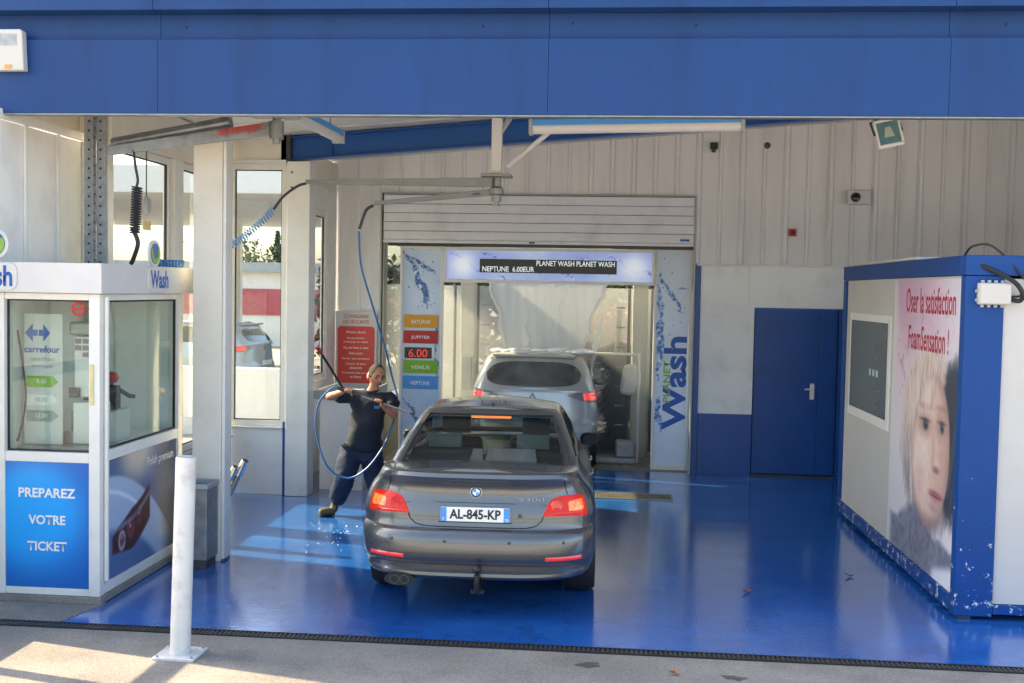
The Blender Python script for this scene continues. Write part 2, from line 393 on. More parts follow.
def helix(p0, p1, r, turns, n=14, sag=0):
    p0, p1 = Vector(p0), Vector(p1); t = (p1 - p0); u = t.normalized().orthogonal().normalized(); w_ = t.normalized().cross(u); N = int(turns * n)
    return [p0 + t * (i / N) + Vector((0, 0, -sag * 4 * (i / N) * (1 - i / N))) + (u * math.cos(i / n * 2 * math.pi) + w_ * math.sin(i / n * 2 * math.pi)) * r for i in range(N + 1)]
def spline(pts, n=8):
    P = [Vector(p) for p in pts]; P = [P[0] * 2 - P[1]] + P + [P[-1] * 2 - P[-2]]; o = []
    for i in range(1, len(P) - 2):
        for k in range(n):
            t = k / n; a, b, c, d = P[i - 1], P[i], P[i + 1], P[i + 2]
            o.append(.5 * ((2 * b) + (c - a) * t + (2 * a - 5 * b + 4 * c - d) * t * t + (3 * b - a - 3 * c + d) * t ** 3))
    o.append(P[-2]); return o

# ------------------------------------------------------------------ ground
def sheet(name, m, x0, x1, y0, y1, z):
    q = MB(); q.face([q.v((x0, y0, z)), q.v((x1, y0, z)), q.v((x1, y1, z)), q.v((x0, y1, z))])
    return tag(q.build(name, m, fix=False), None, None, kind='structure')
sheet('ground', 'asphalt', -400, 400, -300, 500, -.012)
sheet('forecourt', 'pale_concrete', -40, 40, -40, 5.2, -.006)  # unseen ground kept paler to bounce more light into the bay
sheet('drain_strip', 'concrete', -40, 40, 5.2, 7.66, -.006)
sheet('floor', 'floor', -4.97, 9, 7.78, 15.66, 0)
sheet('tunnel_floor', 'concrete_wet', -3.6, 1.6, 15.66, 34, .002)
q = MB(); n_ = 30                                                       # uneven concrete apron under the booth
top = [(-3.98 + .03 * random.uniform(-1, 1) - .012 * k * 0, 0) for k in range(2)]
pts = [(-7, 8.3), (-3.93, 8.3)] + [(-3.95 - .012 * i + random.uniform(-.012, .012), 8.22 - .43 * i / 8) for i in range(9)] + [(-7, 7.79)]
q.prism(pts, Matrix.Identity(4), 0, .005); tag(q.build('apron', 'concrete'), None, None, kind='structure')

# drain channel with cast grating
t = thing('drain_channel', 'long black slotted drain grating between blue floor and concrete', 'drain', (0, 7.72, 0))
bx('channel', 'black', t, (-9, 8, 7.66, 7.675, -.05, .004), (-9, 8, 7.765, 7.78, -.05, .004), (-9, 8, 7.675, 7.765, -.06, -.04), bevel=0)
q = MB(); x = -6.0
while x < 6:
    q.box(x, x + .016, 7.6755, 7.7645, -.03, .001); x += .034
for y in (7.705, 7.735): q.box(-6, 6, y - .004, y + .004, -.03, -.001)
q.build('grating', 'dark_steel', t)

# ------------------------------------------------------------------ building shell
# canopy and roof
def zr(x): return 4.36 + .082 * (x + 3.85)
t = thing('canopy', 'wide blue sheet metal canopy fascia across the wash bay with pale roof deck', 'canopy', (0, 8.6, 3.9))
XL, XR = -7.0, 9.0; seams = [XL, -3.66, -.53, 2.49, XR]
for i in range(4):
    a, b = seams[i] + .0014, seams[i + 1] - .0014
    bx('lower_panel', 'blue_fascia', t, (a, b, 8.60, 8.66, 3.905, 4.49), bevel=.002)
    bx('upper_panel', 'blue_fascia', t, (a, b, 8.66, 8.70, 4.49, 4.70), bevel=.003)
    bx('top_lip', 'blue_fascia', t, (a, b, 8.50, 8.70, 4.70, 5.5), bevel=.005)
bx('backing', 'blue_fascia', t, (XL, XR, 8.705, 8.76, 3.92, 5.4), bevel=0)
bx('drip_edge', 'steel', t, (XL, XR, 8.606, 8.70, 3.892, 3.903), bevel=0)
q = MB()
for x, z in ((-3.45, 4.6), (-1.05, 4.6), (-.35, 4.62), (.6, 4.6), (2.9, 4.6)): q.lathe([(0, .006), (.008, .004), (.011, 0)], frame((x, 8.659, z), *FRONT), 8)
q.build('screw_head', 'black', t)
q = MB(); Z0, Z1 = -5.2, 9.0
def slab(x0, x1, y0, y1, th=.12):
    V = [q.v(p) for p in ((x0, y0, zr(x0)), (x1, y0, zr(x1)), (x1, y1, zr(x1)), (x0, y1, zr(x0)), (x0, y0, zr(x0) + th), (x1, y0, zr(x1) + th), (x1, y1, zr(x1) + th), (x0, y1, zr(x0) + th))]
    for f in ((3, 2, 1, 0), (4, 5, 6, 7), (0, 1, 5, 4), (1, 2, 6, 5), (2, 3, 7, 6), (3, 0, 4, 7)): q.face([V[i] for i in f])
slab(-5.15, 9, 9.3, 15.9); slab(-7, 9, 8.77, 9.298)
for y in (9.9, 10.6, 11.3, 12.0, 12.7): q.box(-5.1, 8.9, y - .004, y + .004, -.012, .001, Matrix.Translation((0, 0, 4.36 + .082 * 3.85)) @ Matrix.Shear('YZ', 4, (0, 0)) @ Matrix(((1, 0, 0, 0), (0, 1, 0, 0), (.082, 0, 1, 0), (0, 0, 0, 1))))
q.build('roof_deck', 'white_plain', t)

# blue roof beam
t = thing('roof_beam', 'sloping blue steel I-beam under the pale roof', 'beam', (-3.9, 13.1, 4.05))
q = MB(); SH = Matrix(((1, 0, 0, 0), (0, 1, 0, 0), (.082, 0, 1, 4.05 + .082 * 3.88), (0, 0, 0, 1)))
for a in ((-3.88, 6.3, 13.02, 13.18, 0, .02), (-3.88, 6.3, 13.09, 13.11, .02, .27), (-3.88, 6.3, 13.02, 13.18, .27, .288)): q.box(*a, SH)
q.build('beam', 'blue_beam', t, bevel=.003)
q = MB(); q.box(-3.40, -3.385, 13.03, 13.09, .02, .27, SH); q.build('stiffener', 'blue_beam', t)
bx('end_plate', 'dark_steel', t, (-4.0, -3.885, 13.0, 13.2, 3.98, 4.42))

# rear wall, ribbed cladding
t = thing('rear_wall', 'beige ribbed metal back wall with blue painted base and service door', 'wall', (0, 15.6, 0))
q = MB(); Y0 = 15.6
for a in ((-4.0, -3.29, Y0, Y0 + .1, 0, 3.9), (-4.0, 1.15, Y0, Y0 + .1, 3.9, 5.05), (1.15, 6.4, Y0, Y0 + .1, 2.955, 5.35)): q.box(*a)
def rib(x, z0, z1, wd=.05, d=.035):
    V = [(x - wd, Y0 - .001), (x - wd * .45, Y0 - d), (x + wd * .45, Y0 - d), (x + wd, Y0 - .001)]
    a = [q.v((p[0], p[1], z0)) for p in V]; b = [q.v((p[0], p[1], z1)) for p in V]
    for i in range(3): q.face([a[i], a[i + 1], b[i + 1], b[i]])
    q.face(a[::-1]); q.face(b)
x = -3.93; k = 0
while x < 6.3:
    if x < -3.32: rib(x, 0, 5.0, .03, .012)
    elif x < 1.14: rib(x, 3.92, 5.0, .03 if x < -.6 else .04, .025 if x < -.6 else .04)
    else: rib(x, 2.96, 5.3, .048 if k % 2 else .03, .055 if k % 2 else .03)
    x += .3; k += 1
q.build('cladding', 'clad', t)
bx('flashing', 'clad', t, (1.17, 6.4, 15.54, 15.6, 2.93, 2.952), bevel=0)
bx('white_wall_panel', 'white_panel', t, (1.235, 1.985, 15.58, 15.7, .86, 2.928), bevel=.003)
bx('header_panel', 'white_panel', t, (1.9, 3.3, 15.545, 15.578, 2.36, 2.928), bevel=.003)
bx('painted_base', 'blue_dark', t, (1.235, 1.985, 15.585, 15.7, .0, .857), (3.15, 6.4, 15.585, 15.7, 0, 2.928), bevel=.002)
bx('corner_post', 'blue_dark', t, (1.155, 1.232, 15.56, 15.7, 0, 2.928), bevel=.003)
d = bx('door', 'blue_dark', t, (2.0, 2.88, 15.63, 15.68, .03, 2.345), (2.886, 3.14, 15.63, 15.68, .03, 2.345), (1.986, 3.149, 15.685, 15.7, 0, 2.36), bevel=.004)
q = MB(); q.prism([(-.025, -.11), (.025, -.11), (.03, -.08), (.03, .09), (.02, .115), (-.02, .115), (-.03, .09), (-.03, -.08)], frame((2.81, 15.63, 1.2), *FRONT), 0, .012)
q.tube([(2.81, 15.62, 1.24), (2.81, 15.575, 1.24), (2.7, 15.57, 1.235)], .011); q.tube([(2.81, 15.618, 1.14), (2.81, 15.606, 1.14)], .014)
q.build('handle', 'white_alu', d, smooth=True)
bx('threshold', 'dark_steel', t, (1.99, 3.14, 15.56, 15.626, .0, .022))

# right side wall (outside the frame) and roof closing
t = thing('side_wall', 'plain beige metal side wall closing the bay beside the blue kiosk', 'wall', (6.4, 12, 0))
bx('wall_panel', 'clad', t, (6.4, 6.5, 13.3, 15.7, 0, 5.3))

# left white panel wall behind booth
t = thing('panel_wall', 'white sandwich panel wall rising behind the ticket booth', 'wall', (-5, 9.1, 0))
q = MB()
for y0, y1 in ((8.4, 9.0), (9.0, 9.55), (9.55, 10.05)): q.box(-5.07, -5.0, y0 + .006, y1 - .006, .0, 3.86)
q.build('panel', 'white_panel', t, bevel=.004)
q = MB()
for y in (9.0, 9.55, 10.03): q.box(-4.998, -4.975, y - .022, y + .022, .0, 3.86)
q.box(-5.02, -4.96, 8.4, 10.05, 3.865, 3.94); q.build('cover_strip', 'white_alu', t, bevel=.003)
bx('upper_panel', 'cream', t, (-5.09, -5.03, 8.8, 10.07, 3.95, 4.24))
bx('end_filler', 'cream', t, (-5.028, -4.76, 10.02, 10.06, 3.945, 4.24))

# unseen railing screen at the left, added to cast the striped shade on the forecourt
t = thing('side_screen', 'low white side wall with a railing beyond the ticket booth', 'railing', (-5.1, 7, 0))
bx('low_wall', 'white_panel', t, (-5.2, -5.1, 4.5, 7.9, 0, .83))
bx('rail', 'white_alu', t, (-5.19, -5.11, 4.5, 7.6, 1.68, 1.80))
bx('post', 'white_alu', t, (-5.2, -5.1, 6.98, 7.08, .832, 3.9))
bx('end_panel', 'white_panel', t, (-5.2, -5.1, 7.62, 8.39, .0, 3.95))

# glazed left wall
def frame_window(parent, T, w_, h_, fwid=.07, dep=.06, gl='glass', m='white_alu'):
    q = MB()
    for a in ((0, w_, 0, fwid), (0, w_, h_ - fwid, h_), (0, fwid, fwid, h_ - fwid), (w_ - fwid, w_, fwid, h_ - fwid)): q.box(a[0], a[1], a[2], a[3], 0, dep, T)
    f = q.build('window_frame', m, parent, bevel=.004)
    q = MB(); q.box(fwid + .012, w_ - fwid - .012, fwid + .012, h_ - fwid - .012, dep * .45, dep * .45 + .006, T); q.build('pane', gl, f)
    q = MB(); g = .012
    for a in ((fwid, w_ - fwid, fwid, fwid + g), (fwid, w_ - fwid, h_ - fwid - g, h_ - fwid), (fwid, fwid + g, fwid + g, h_ - fwid - g), (w_ - fwid - g, w_ - fwid, fwid + g, h_ - fwid - g)): q.box(*a, dep * .3, dep * .7, T)
    q.build('gasket', 'black', f)
    return f
t = thing('glazed_wall', 'white framed glass side wall above the ticket booth with tall panes', 'wall', (-4.6, 11.3, 0))
bx('sill_wall', 'white_panel', t, (-4.72, -4.62, 9.72, 12.94, 0, .70))
frame_window(t, frame((-4.66, 9.76, .72), *FACE_PX), 1.4, 3.12)
frame_window(t, frame((-4.66, 11.40, .72), *FACE_PX), 1.4, 3.12)
bx('mullion', 'white_alu', t, (-4.68, -4.56, 11.165, 11.395, .705, 3.842))
bx('end_post', 'white_alu', t, (-4.70, -4.60, 12.805, 12.94, .705, 3.842))
bx('end_post', 'white_alu', t, (-4.70, -4.60, 9.72, 9.756, .705, 3.842))
bx('head_beam', 'cream', t, (-4.75, -4.57, 9.72, 12.94, 3.844, 4.285))
bx('sill', 'grey_sill', t, (-4.64, -4.54, 9.76, 12.93, .703, .716))

# frontal window wall
t = thing('window_wall', 'white wall with tall framed window facing the forecourt', 'wall', (-4.2, 12.95, 0))
bx('sill_wall', 'white_panel', t, (-4.62, -3.94, 12.97, 13.09, 0, .82), bevel=.003)
frame_window(t, frame((-4.62, 12.98, .84), *FRONT) @ Matrix.Translation((0, 0, -.04)), .72, 3.16)
bx('sill', 'white_alu', t, (-4.62, -3.93, 12.90, 13.0, .822, .838))
bx('lintel', 'cream', t, (-4.62, -3.93, 13.0, 13.08, 4.055, 4.5))
bx('head_trim', 'white_alu', t, (-4.66, -3.92, 12.955, 13.0, 4.002, 4.05))
bx('post', 'white_alu', t, (-3.9, -3.62, 12.93, 13.2, 0, 4.03), bevel=.008)
bx('base_trim', 'blue_dark', t, (-3.938, -3.905, 12.955, 12.99, .0, .9))
q = MB()
for z in (3.9, 3.72): q.lathe([(0, .006), (.01, .005), (.014, 0)], frame((-3.84, 12.929, z), *FRONT), 8)
q.build('bolt', 'dark_steel', t)

# return wall between the post and the rear wall, with a slim window
t = thing('return_wall', 'narrow white side wall with slim window behind the safety sign', 'wall', (-3.95, 14.4, 0))
bx('sill_wall', 'white_panel', t, (-4.05, -3.98, 13.21, 15.59, 0, 1.26))
frame_window(t, frame((-4.03, 13.5, 1.27), *FACE_PX), 1.55, 2.3)
bx('jamb', 'white_alu', t, (-4.05, -3.96, 15.06, 15.56, 1.262, 3.9), (-4.05, -3.96, 13.21, 13.49, 1.262, 3.9))
bx('head', 'white_alu', t, (-4.05, -3.96, 13.49, 15.06, 3.58, 3.9))
bx('upper_panel', 'cream', t, (-4.05, -3.97, 13.21, 15.59, 3.905, 4.3))

# cream column
t = thing('column', 'square cream column standing beside the ticket booth', 'column', (-3.67, 9.85, 0))
bx('shaft', 'cream', t, (-3.80, -3.53, 9.72, 10.0, 0, 4.36), bevel=.006)
bx('side_strip', 'white_alu', t, (-3.528, -3.5, 9.74, 9.9, .02, 3.9))

# perforated steel upright
t = thing('perforated_upright', 'grey perforated steel upright beside the white panel wall', 'post', (-4.7, 10, 0))
q = MB()
q.box(-4.80, -4.695, 9.66, 9.668, 0, 4.2); q.box(-4.69, -4.60, 9.67, 9.678, 0, 4.2); q.box(-4.698, -4.69, 9.60, 9.668, 0, 4.2)
q.build('angle', 'galv', t)
q = MB()
z = 2.3
while z < 4.1:
    for x in (-4.755, -4.65): q.lathe([(0, .001), (.011, .001), (.011, 0)], frame((x, 9.659 if x < -4.7 else 9.669, z), *FRONT), 8)
    q.lathe([(0, .001), (.011, .001), (.011, 0)], frame((-4.6895, 9.635, z + .02), *FACE_PX), 8)
    z += .085
q.build('slot_holes', 'black', t)

# rolling shutter
t = thing('roller_shutter', 'pale grey roller shutter half raised over the wash entrance', 'shutter', (-1.1, 15.55, 3.2))
q = MB()
for i in range(5):
    z = 3.235 + i * .128; q.box(-3.27, 1.12, 15.535 - .004 * (i % 2), 15.56, z, z + .122)
q.build('slats', 'shutter', t, bevel=.006)
bx('bottom_bar', 'shutter', t, (-3.27, 1.12, 15.515, 15.565, 3.19, 3.232))
bx('guide_rail', 'dark_steel', t, (-3.29, -3.275, 15.52, 15.6, 0, 3.9)); bx('guide_rail', 'grey_sill', t, (1.125, 1.15, 15.52, 15.6, 0, 3.9))
bx('head_trim', 'grey_sill', t, (-3.29, 1.15, 15.53, 15.6, 3.878, 3.9))
bx('lock', 'dark_steel', t, (-1.18, -1.10, 15.51, 15.515, 3.20, 3.225))
bx('maker_plate', 'blue_text', t, (.93, 1.06, 15.527, 15.531, 3.262, 3.292), bevel=0)

# tunnel hall beyond the shutter
t = thing('tunnel_hall', 'pale wash tunnel hall behind the raised shutter, open at its far end', 'building', (-1, 20, 0))
q = MB()
for y in (15.75, 18.6, 21.4, 24.2): q.box(1.55, 1.65, y + .4, y + 2.75, 0, 1.0); q.box(1.55, 1.65, y + .4, y + 2.75, 3.0, 3.9)
for y in (15.75, 18.55, 21.35, 24.15, 26.9): q.box(1.5, 1.68, y, y + .38, 0, 3.9)
q.build('right_wall', 'tunnel_wall', t)
q = MB()
for y in (15.75, 18.6, 21.4, 24.2): q.box(-3.45, -3.35, y + .4, y + 2.75, 0, .85); q.box(-3.45, -3.35, y + .4, y + 2.75, 3.3, 3.9)
for y in (15.72, 18.55, 21.35, 24.15, 26.9): q.box(-3.48, -3.32, y + .1, y + .38, 0, 3.9)
q.build('left_wall', 'tunnel_wall', t)
for y in (16.15, 19.0, 21.8, 24.6):
    frame_window(t, frame((-3.43, y, .86), *FACE_PX), 2.34, 2.43, gl='glass_dull')
    frame_window(t, frame((1.58, y + 2.34, 1.01), *FACE_NX), 2.34, 1.98, gl='glass_dull')  # right-hand windows added to let light into the tunnel
for a in ((-3.5, 1.7, 15.75, 16.4, 3.92, 4.0), (-3.5, 1.7, 20.6, 27.3, 3.92, 4.0), (-.2, 1.7, 16.402, 20.598, 3.92, 4.0), (-3.5, -3.3, 16.402, 20.598, 3.92, 4.0)): bx('roof', 'white_panel', t, a)
q = MB(); q.box(-3.298, -.202, 16.404, 20.596, 3.95, 3.96); q.build('skylight', 'glass_dull', t)  # unseen roof opening added so sun reaches the foam
bx('valance', 'dark_steel', t, (-3.25, 1.45, 15.755, 15.785, 3.153, 3.9))
for y in (18.6, 21.5, 24.4): bx('portal_frame', 'tunnel_wall', t, (-3.2, -3.05, y, y + .15, 0, 3.6), (1.2, 1.35, y, y + .15, 0, 3.6), (-3.2, 1.35, y + .003, y + .147, 3.6, 3.8))

# ------------------------------------------------------------------ ticket booth
t = thing('ticket_booth', 'small white framed ticket booth with blue PREPAREZ VOTRE TICKET panel', 'booth', (-4.4, 9.1, 0))
bx('plinth', 'concrete', t, (-4.86, -3.955, 8.235, 9.93, .005, .058), bevel=.004)
for a in ((-4.062, -3.972, 8.25, 8.335), (-4.85, -4.755, 8.25, 8.335), (-4.062, -3.972, 9.83, 9.92), (-4.85, -4.755, 9.83, 9.92)): bx('corner_post', 'white_alu', t, (*a, .06, 2.45), bevel=.005)
bx('front_rail', 'white_alu', t, (-4.753, -4.064, 8.258, 8.33, 1.118, 1.198), (-4.753, -4.064, 8.258, 8.33, .06, .115), (-4.753, -4.064, 8.258, 8.33, 2.40, 2.45), bevel=.004)
bx('side_rail', 'white_alu', t, (-4.05, -3.98, 8.337, 9.828, 1.118, 1.205), (-4.05, -3.98, 8.337, 9.828, .06, .14), (-4.05, -3.98, 8.337, 9.828, 2.40, 2.45), (-4.05, -3.978, 8.337, 8.415, .142, 1.116), (-4.05, -3.978, 8.337, 8.415, 1.207, 2.398), bevel=.004)
bx('guide_tube', 'white_alu', t, (-3.966, -3.935, 8.31, 8.345, .17, 2.43), bevel=.008)
bx('back_panel', 'white_panel', t, (-4.753, -4.064, 9.85, 9.89, .06, 2.45), (-4.84, -4.80, 8.337, 9.828, .06, 2.45), bevel=0)
bx('cabinet_floor', 'white_panel', t, (-4.79, -4.06, 8.34, 9.82, 1.13, 1.19), bevel=0)
f = bx('window_pane', 'glass_dull', t, (-4.753, -4.064, 8.30, 8.306, 1.2, 2.398), bevel=0)
bx('gasket', 'black', f, (-4.753, -4.742, 8.295, 8.312, 1.2, 2.398), (-4.075, -4.064, 8.295, 8.312, 1.2, 2.398), (-4.742, -4.075, 8.295, 8.312, 1.2, 1.211), (-4.742, -4.075, 8.295, 8.312, 2.387, 2.398), bevel=0)
f = bx('window_pane', 'glass_dull', t, (-4.02, -4.014, 8.417, 9.828, 1.207, 2.398), bevel=0)
bx('gasket', 'black', f, (-4.025, -4.005, 8.417, 8.43, 1.207, 2.398), (-4.025, -4.005, 9.815, 9.828, 1.207, 2.398), (-4.025, -4.005, 8.43, 9.815, 1.207, 1.22), (-4.025, -4.005, 8.43, 9.815, 2.385, 2.398), bevel=0)
def prep(U, V):
    c = lerp(blank(U, '#1f7fd0'), hexc('#1aa0ec'), ss(.0, .6, 1 - np.hypot((U - .3) / .8, (V - .6) / .55)))
    return lerp(c, hexc('#1762b4'), ss(.55, 1.1, np.hypot((U - .35) / .8, (V - .55) / .6)))
p = poster('front_sign', t, frame((-4.752, 8.27, .117), *FRONT), .687, 1.0, prep, .02)
q = MB()
for s_, z in (('PREPAREZ', .835), ('VOTRE', .62), ('TICKET', .41)): q.text(s_, frame((-4.41, 8.262, z), *FRONT), height=.076, width={'PREPAREZ': .47, 'VOTRE': .305, 'TICKET': .325}[s_], bold=.028)
q.build('lettering', 'white_text', p)
def headlight(U, V):
    A = 1.45 / .97; x = U * A
    img = lerp(blank(U, '#5f7396'), hexc('#2b3a58'), ss(.62, .85, U)); img = lerp(img, hexc('#35486c'), fbm(U * 2, V * 2, 2, 3) * .5)
    img = disc(img, x, V, .62, 1.02, .32, .25, '#e9d2b4', .6, .8)
    hood = V - (.86 - .34 * (x / .95) ** 2)                                      # pale bonnet, then the lamp
    img = lerp(img, hexc('#a9bdd6'), (1 - ss(-.02, .02, hood)) * (1 - ss(.78, 1.02, U * 1.02 + V * .2)))
    img = lerp(img, hexc('#55719e'), (1 - ss(-.52, -.4, hood)) * (1 - ss(.6, .9, U)))
    img = lerp(img, hexc('#dfe8f2'), (1 - ss(.008, .03, np.abs(hood + .12 + x * .1))) * (1 - ss(.4, .55, U)) * .8)
    a, b = (x - .50) * .82, V - (.38 + .40 * (x - .5)) - .05 * np.cos(x * 5)
    lamp = (1 - ss(.30, .33, np.abs(a))) * (1 - ss(.16, .19, np.abs(b) + .26 * np.clip(-a, 0, 1) + .05 * np.abs(a)))
    img = lerp(img, hexc('#42111f'), lamp)
    for cx, r, c in ((.3, .07, '#b7a6ad'), (.48, .078, '#8c3242'), (.66, .07, '#742332')):
        cy = .36 + .42 * (cx - .5); img = disc(img, x, V, cx, cy, r, r * 1.25, c, .12, lamp); img = disc(img, x, V, cx, cy, r * .62, r * .8, '#5a2230', .5, lamp * .8); img = disc(img, x, V, cx - .01, cy + .02, r * .22, r * .26, '#cdbcc4', .7, lamp * .8)
    img = lerp(img, hexc('#8d97ad'), lamp * (1 - ss(.01, .035, np.abs(b - .09 + .04 * a))) * .7); img = lerp(img, hexc('#20283c'), lamp * ss(.5, .65, fbm(x * 3, V * 3, 6, 4)) * .35)
    return img
p = poster('side_poster', t, frame((-4.0, 8.417, .142), *FACE_PX), 1.41, .973, headlight, .011)
q = MB(); q.text('Polish premium', frame((-3.993, 9.47, .93), *FACE_PX), height=.1, width=.56, bold=.008); q.build('lettering', 'white_text', p)
bx('fascia', 'white_plain', t, (-4.98, -3.935, 8.20, 10.08, 2.453, 2.69), (-5.09, -4.983, 8.20, 8.32, 2.453, 2.69), bevel=.006)
def washplate(name, T, w_, h_):
    q = MB(); n = 16; r = h_ * .3; pl = []
    for cx, cy, a0 in ((w_ / 2 - r, h_ / 2 - r, 0), (-w_ / 2 + r, h_ / 2 - r, 90), (-w_ / 2 + r, -h_ / 2 + r, 180), (w_ / 2 - r, -h_ / 2 + r, 270)):
        pl += [(cx + r * math.cos(R(a0 + k * 22.5)), cy + r * math.sin(R(a0 + k * 22.5))) for k in range(5)]
    q.prism(pl, T, 0, .012); o = q.build('logo_plate', 'white_plain', t)
    q = MB(); q.text('Wash', T @ Matrix.Translation((0, -h_ * .36, 0)), height=h_ * .76, width=w_ * .86, bold=.03, depth=.0135); q.build('lettering', 'blue_text', o); return o
washplate('a', frame((-4.85, 8.198, 2.575), *FRONT), .47, .215)
washplate('b', frame((-3.934, 9.27, 2.572), *FACE_PX), .44, .205)
def badge(T, r):
    q = MB(); q.lathe([(0, .01), (r, .01), (r, -.01), (0, -.01)], T, 28); o = q.build('round_badge', 'white_plain', t)
    q = MB(); q.lathe([(0, .013), (r * .78, .0125), (r * .78, .011)], T @ Matrix.Translation((0, 0, 0)), 28); o2 = q.build('blue_disc', 'hose_blue', o)
    q = MB(); pl = [(r * .74 * math.cos(R(a)), r * .74 * math.sin(R(a))) for a in range(150, 395, 15)] + [(r * .5 * math.cos(R(a)), r * .5 * math.sin(R(a)) + r * .1) for a in range(390, 145, -15)]
    q.prism(pl, T, .0135, .016); q.build('green_crescent', 'green_text', o)
badge(frame((-4.83, 8.24, 2.83), *FRONT), .125); badge(frame((-3.96, 9.24, 2.80), *FACE_PX), .115)
q = MB(); q.tube(helix((-4.05, 9.45, 2.72), (-3.99, 9.95, 2.725), .03, 9, 8), .011, 6)
tag(q.build('coiled_hose', 'hose_blue', smooth=True), 'short blue coiled hose lying on the roof of the ticket booth', 'hose')

tag(bx('thermometer', 'thermo', None, (-4.048, -4.018, 8.238, 8.249, 1.58, 1.90), bevel=.006), 'long cream wall thermometer on the booth frame beside its front window', 'thermometer')
# things inside the booth
t = thing('price_board', 'white supermarket price board behind the front booth window', 'board', (-4.55, 8.5, 1.2))
bx('board', 'white_plain', t, (-4.74, -4.415, 8.52, 8.53, 1.22, 2.28), bevel=.002)
q = MB(); T = frame((-4.62, 8.517, 2.12), *FRONT)
q.prism([(-.11, .005), (-.045, .075), (-.045, .03), (-.005, .03), (-.005, -.02), (-.045, -.02), (-.045, -.065)], T, 0, .003)
q.prism([(.10, .005), (.045, .075), (.045, .03), (.008, .03), (.008, -.02), (.045, -.02), (.045, -.065)], T, 0, .003)
q.text('carrefour', frame((-4.585, 8.517, 1.965), *FRONT), height=.055, width=.30, bold=.02); q.build('emblem', 'blue_text', t)
q = MB(); q.text('station', frame((-4.58, 8.517, 1.9), *FRONT), height=.03, width=.2); q.text('lavage', frame((-4.58, 8.517, 1.84), *FRONT), height=.03, width=.17); q.build('lettering', 'galv', t)
q = MB()
for z, m_ in ((1.73, 'green'), (1.58, 'white_panel'), (1.45, 'galv')):
    q = MB(); q.prism([(-.12, -.045), (.10, -.045), (.15, 0), (.10, .045), (-.12, .045)], frame((-4.6, 8.519, z), *FRONT), 0, .004); o = q.build('arrow_label', m_, t)
    q = MB(); q.text({1.73: '8,00', 1.58: '10,00', 1.45: '12,00'}[z], frame((-4.59, 8.5145, z - .018), *FRONT), height=.04); q.build('lettering', 'white_text' if z != 1.58 else 'galv', o)
t = thing('payment_terminal', 'grey and white payment terminal with keypad inside the booth', 'terminal', (-4.25, 8.6, 1.2))
bx('housing', 'white_panel', t, (-4.37, -4.16, 8.62, 8.8, 1.60, 2.1), (-4.36, -4.14, 8.58, 8.8, 1.22, 1.56), bevel=.012)
bx('hood', 'steel', t, (-4.38, -4.14, 8.55, 8.8, 2.11, 2.22), bevel=.02)
q = MB()
for r_, c_ in ((0, 0), (0, 1), (0, 2), (1, 0), (1, 1), (1, 2), (2, 1), (2, 2)): q.box(-4.355 + c_ * .062, -4.305 + c_ * .062, 8.61, 8.619, 2.04 - r_ * .055, 2.08 - r_ * .055)
q.build('keypad', mat('keypad', '#7d6f86', .5), t, bevel=.003)
bx('card_slot', 'dark_steel', t, (-4.39, -4.31, 8.57, 8.619, 1.60, 1.68))
q = MB(); q.lathe([(.04, .0), (.05, .003), (.058, .0)], frame((-4.17, 8.296, 2.33), *FRONT), 20); q.box(-4.21, -4.13, 8.292, 8.298, 2.32, 2.34)
tag(q.build('sticker', 'red'), 'round red no entry style sticker at the top of the booth window', 'sticker')
q = MB(); q.tube(spline([(-4.73, 8.4, 2.15), (-4.70, 8.42, 1.9), (-4.66, 8.40, 1.6), (-4.72, 8.42, 1.32), (-4.76, 8.45, 1.25)]), .008, 6)
tag(q.build('cable', 'black', smooth=True), 'thin black cable hanging behind the booth front window', 'cable')
tag(bx('ledge_tray', 'steel', None, (-4.74, -4.08, 8.4, 8.62, 1.195, 1.215), (-4.74, -4.08, 8.6, 8.62, 1.216, 1.32), bevel=.004), 'grey metal ledge along the bottom of the booth front window', 'tray')
t = thing('coffee_machine', 'small black machine with red knob on white stand behind booth side window', 'machine', (-4.35, 9.0, 1.2))
bx('stand', 'white_plain', t, (-4.5, -4.15, 8.82, 9.2, 1.192, 1.46), bevel=.01)
q = MB(); q.box(-4.42, -4.2, 8.88, 9.12, 1.462, 1.66); q.box(-4.40, -4.24, 8.92, 9.06, 1.66, 1.78); q.tube([(-4.2, 9.1, 1.62), (-4.16, 9.2, 1.56), (-4.15, 9.27, 1.55)], .02); q.build('body', 'black', t, bevel=.02)
q = MB(); q.lathe([(0, .05), (.035, .035), (.05, 0), (.035, -.035), (0, -.05)], Matrix.Translation((-4.19, 8.95, 1.74)), 14); q.build('knob', 'red', t, smooth=True)

# ------------------------------------------------------------------ bollard, grey cabinet, tubes
t = thing('bollard', 'leaning white steel bollard bolted to the forecourt by the drain', 'bollard', (-2.9, 7.22, 0))
TL = Matrix.Translation((-2.9, 7.22, .012)) @ Matrix.Rotation(R(1.3), 4, 'Y') @ Matrix.Rotation(R(-.6), 4, 'X')
q = MB(); q.lathe([(0, 0), (.069, 0), (.069, 1.345), (.064, 1.352), (0, 1.352)], TL, 28); q.build('tube', 'white_post', t, smooth=True)
q = MB(); q.lathe([(.0, 1.353), (.058, 1.353), (.058, 1.356), (0, 1.358)], TL, 28); q.build('cap', 'grey_sill', t)
bx('base_plate', 'white_post', t, (-3.045, -2.755, 7.085, 7.355, -.006, .012), bevel=.003)
q = MB()
for sx in (-1, 1):
    for sy in (-1, 1): q.lathe([(.011, .011), (.011, .02), (0, .022)], Matrix.Translation((-2.9 + sx * .12, 7.22 + sy * .11, .003)), 6)
q.build('bolt', 'galv', t)

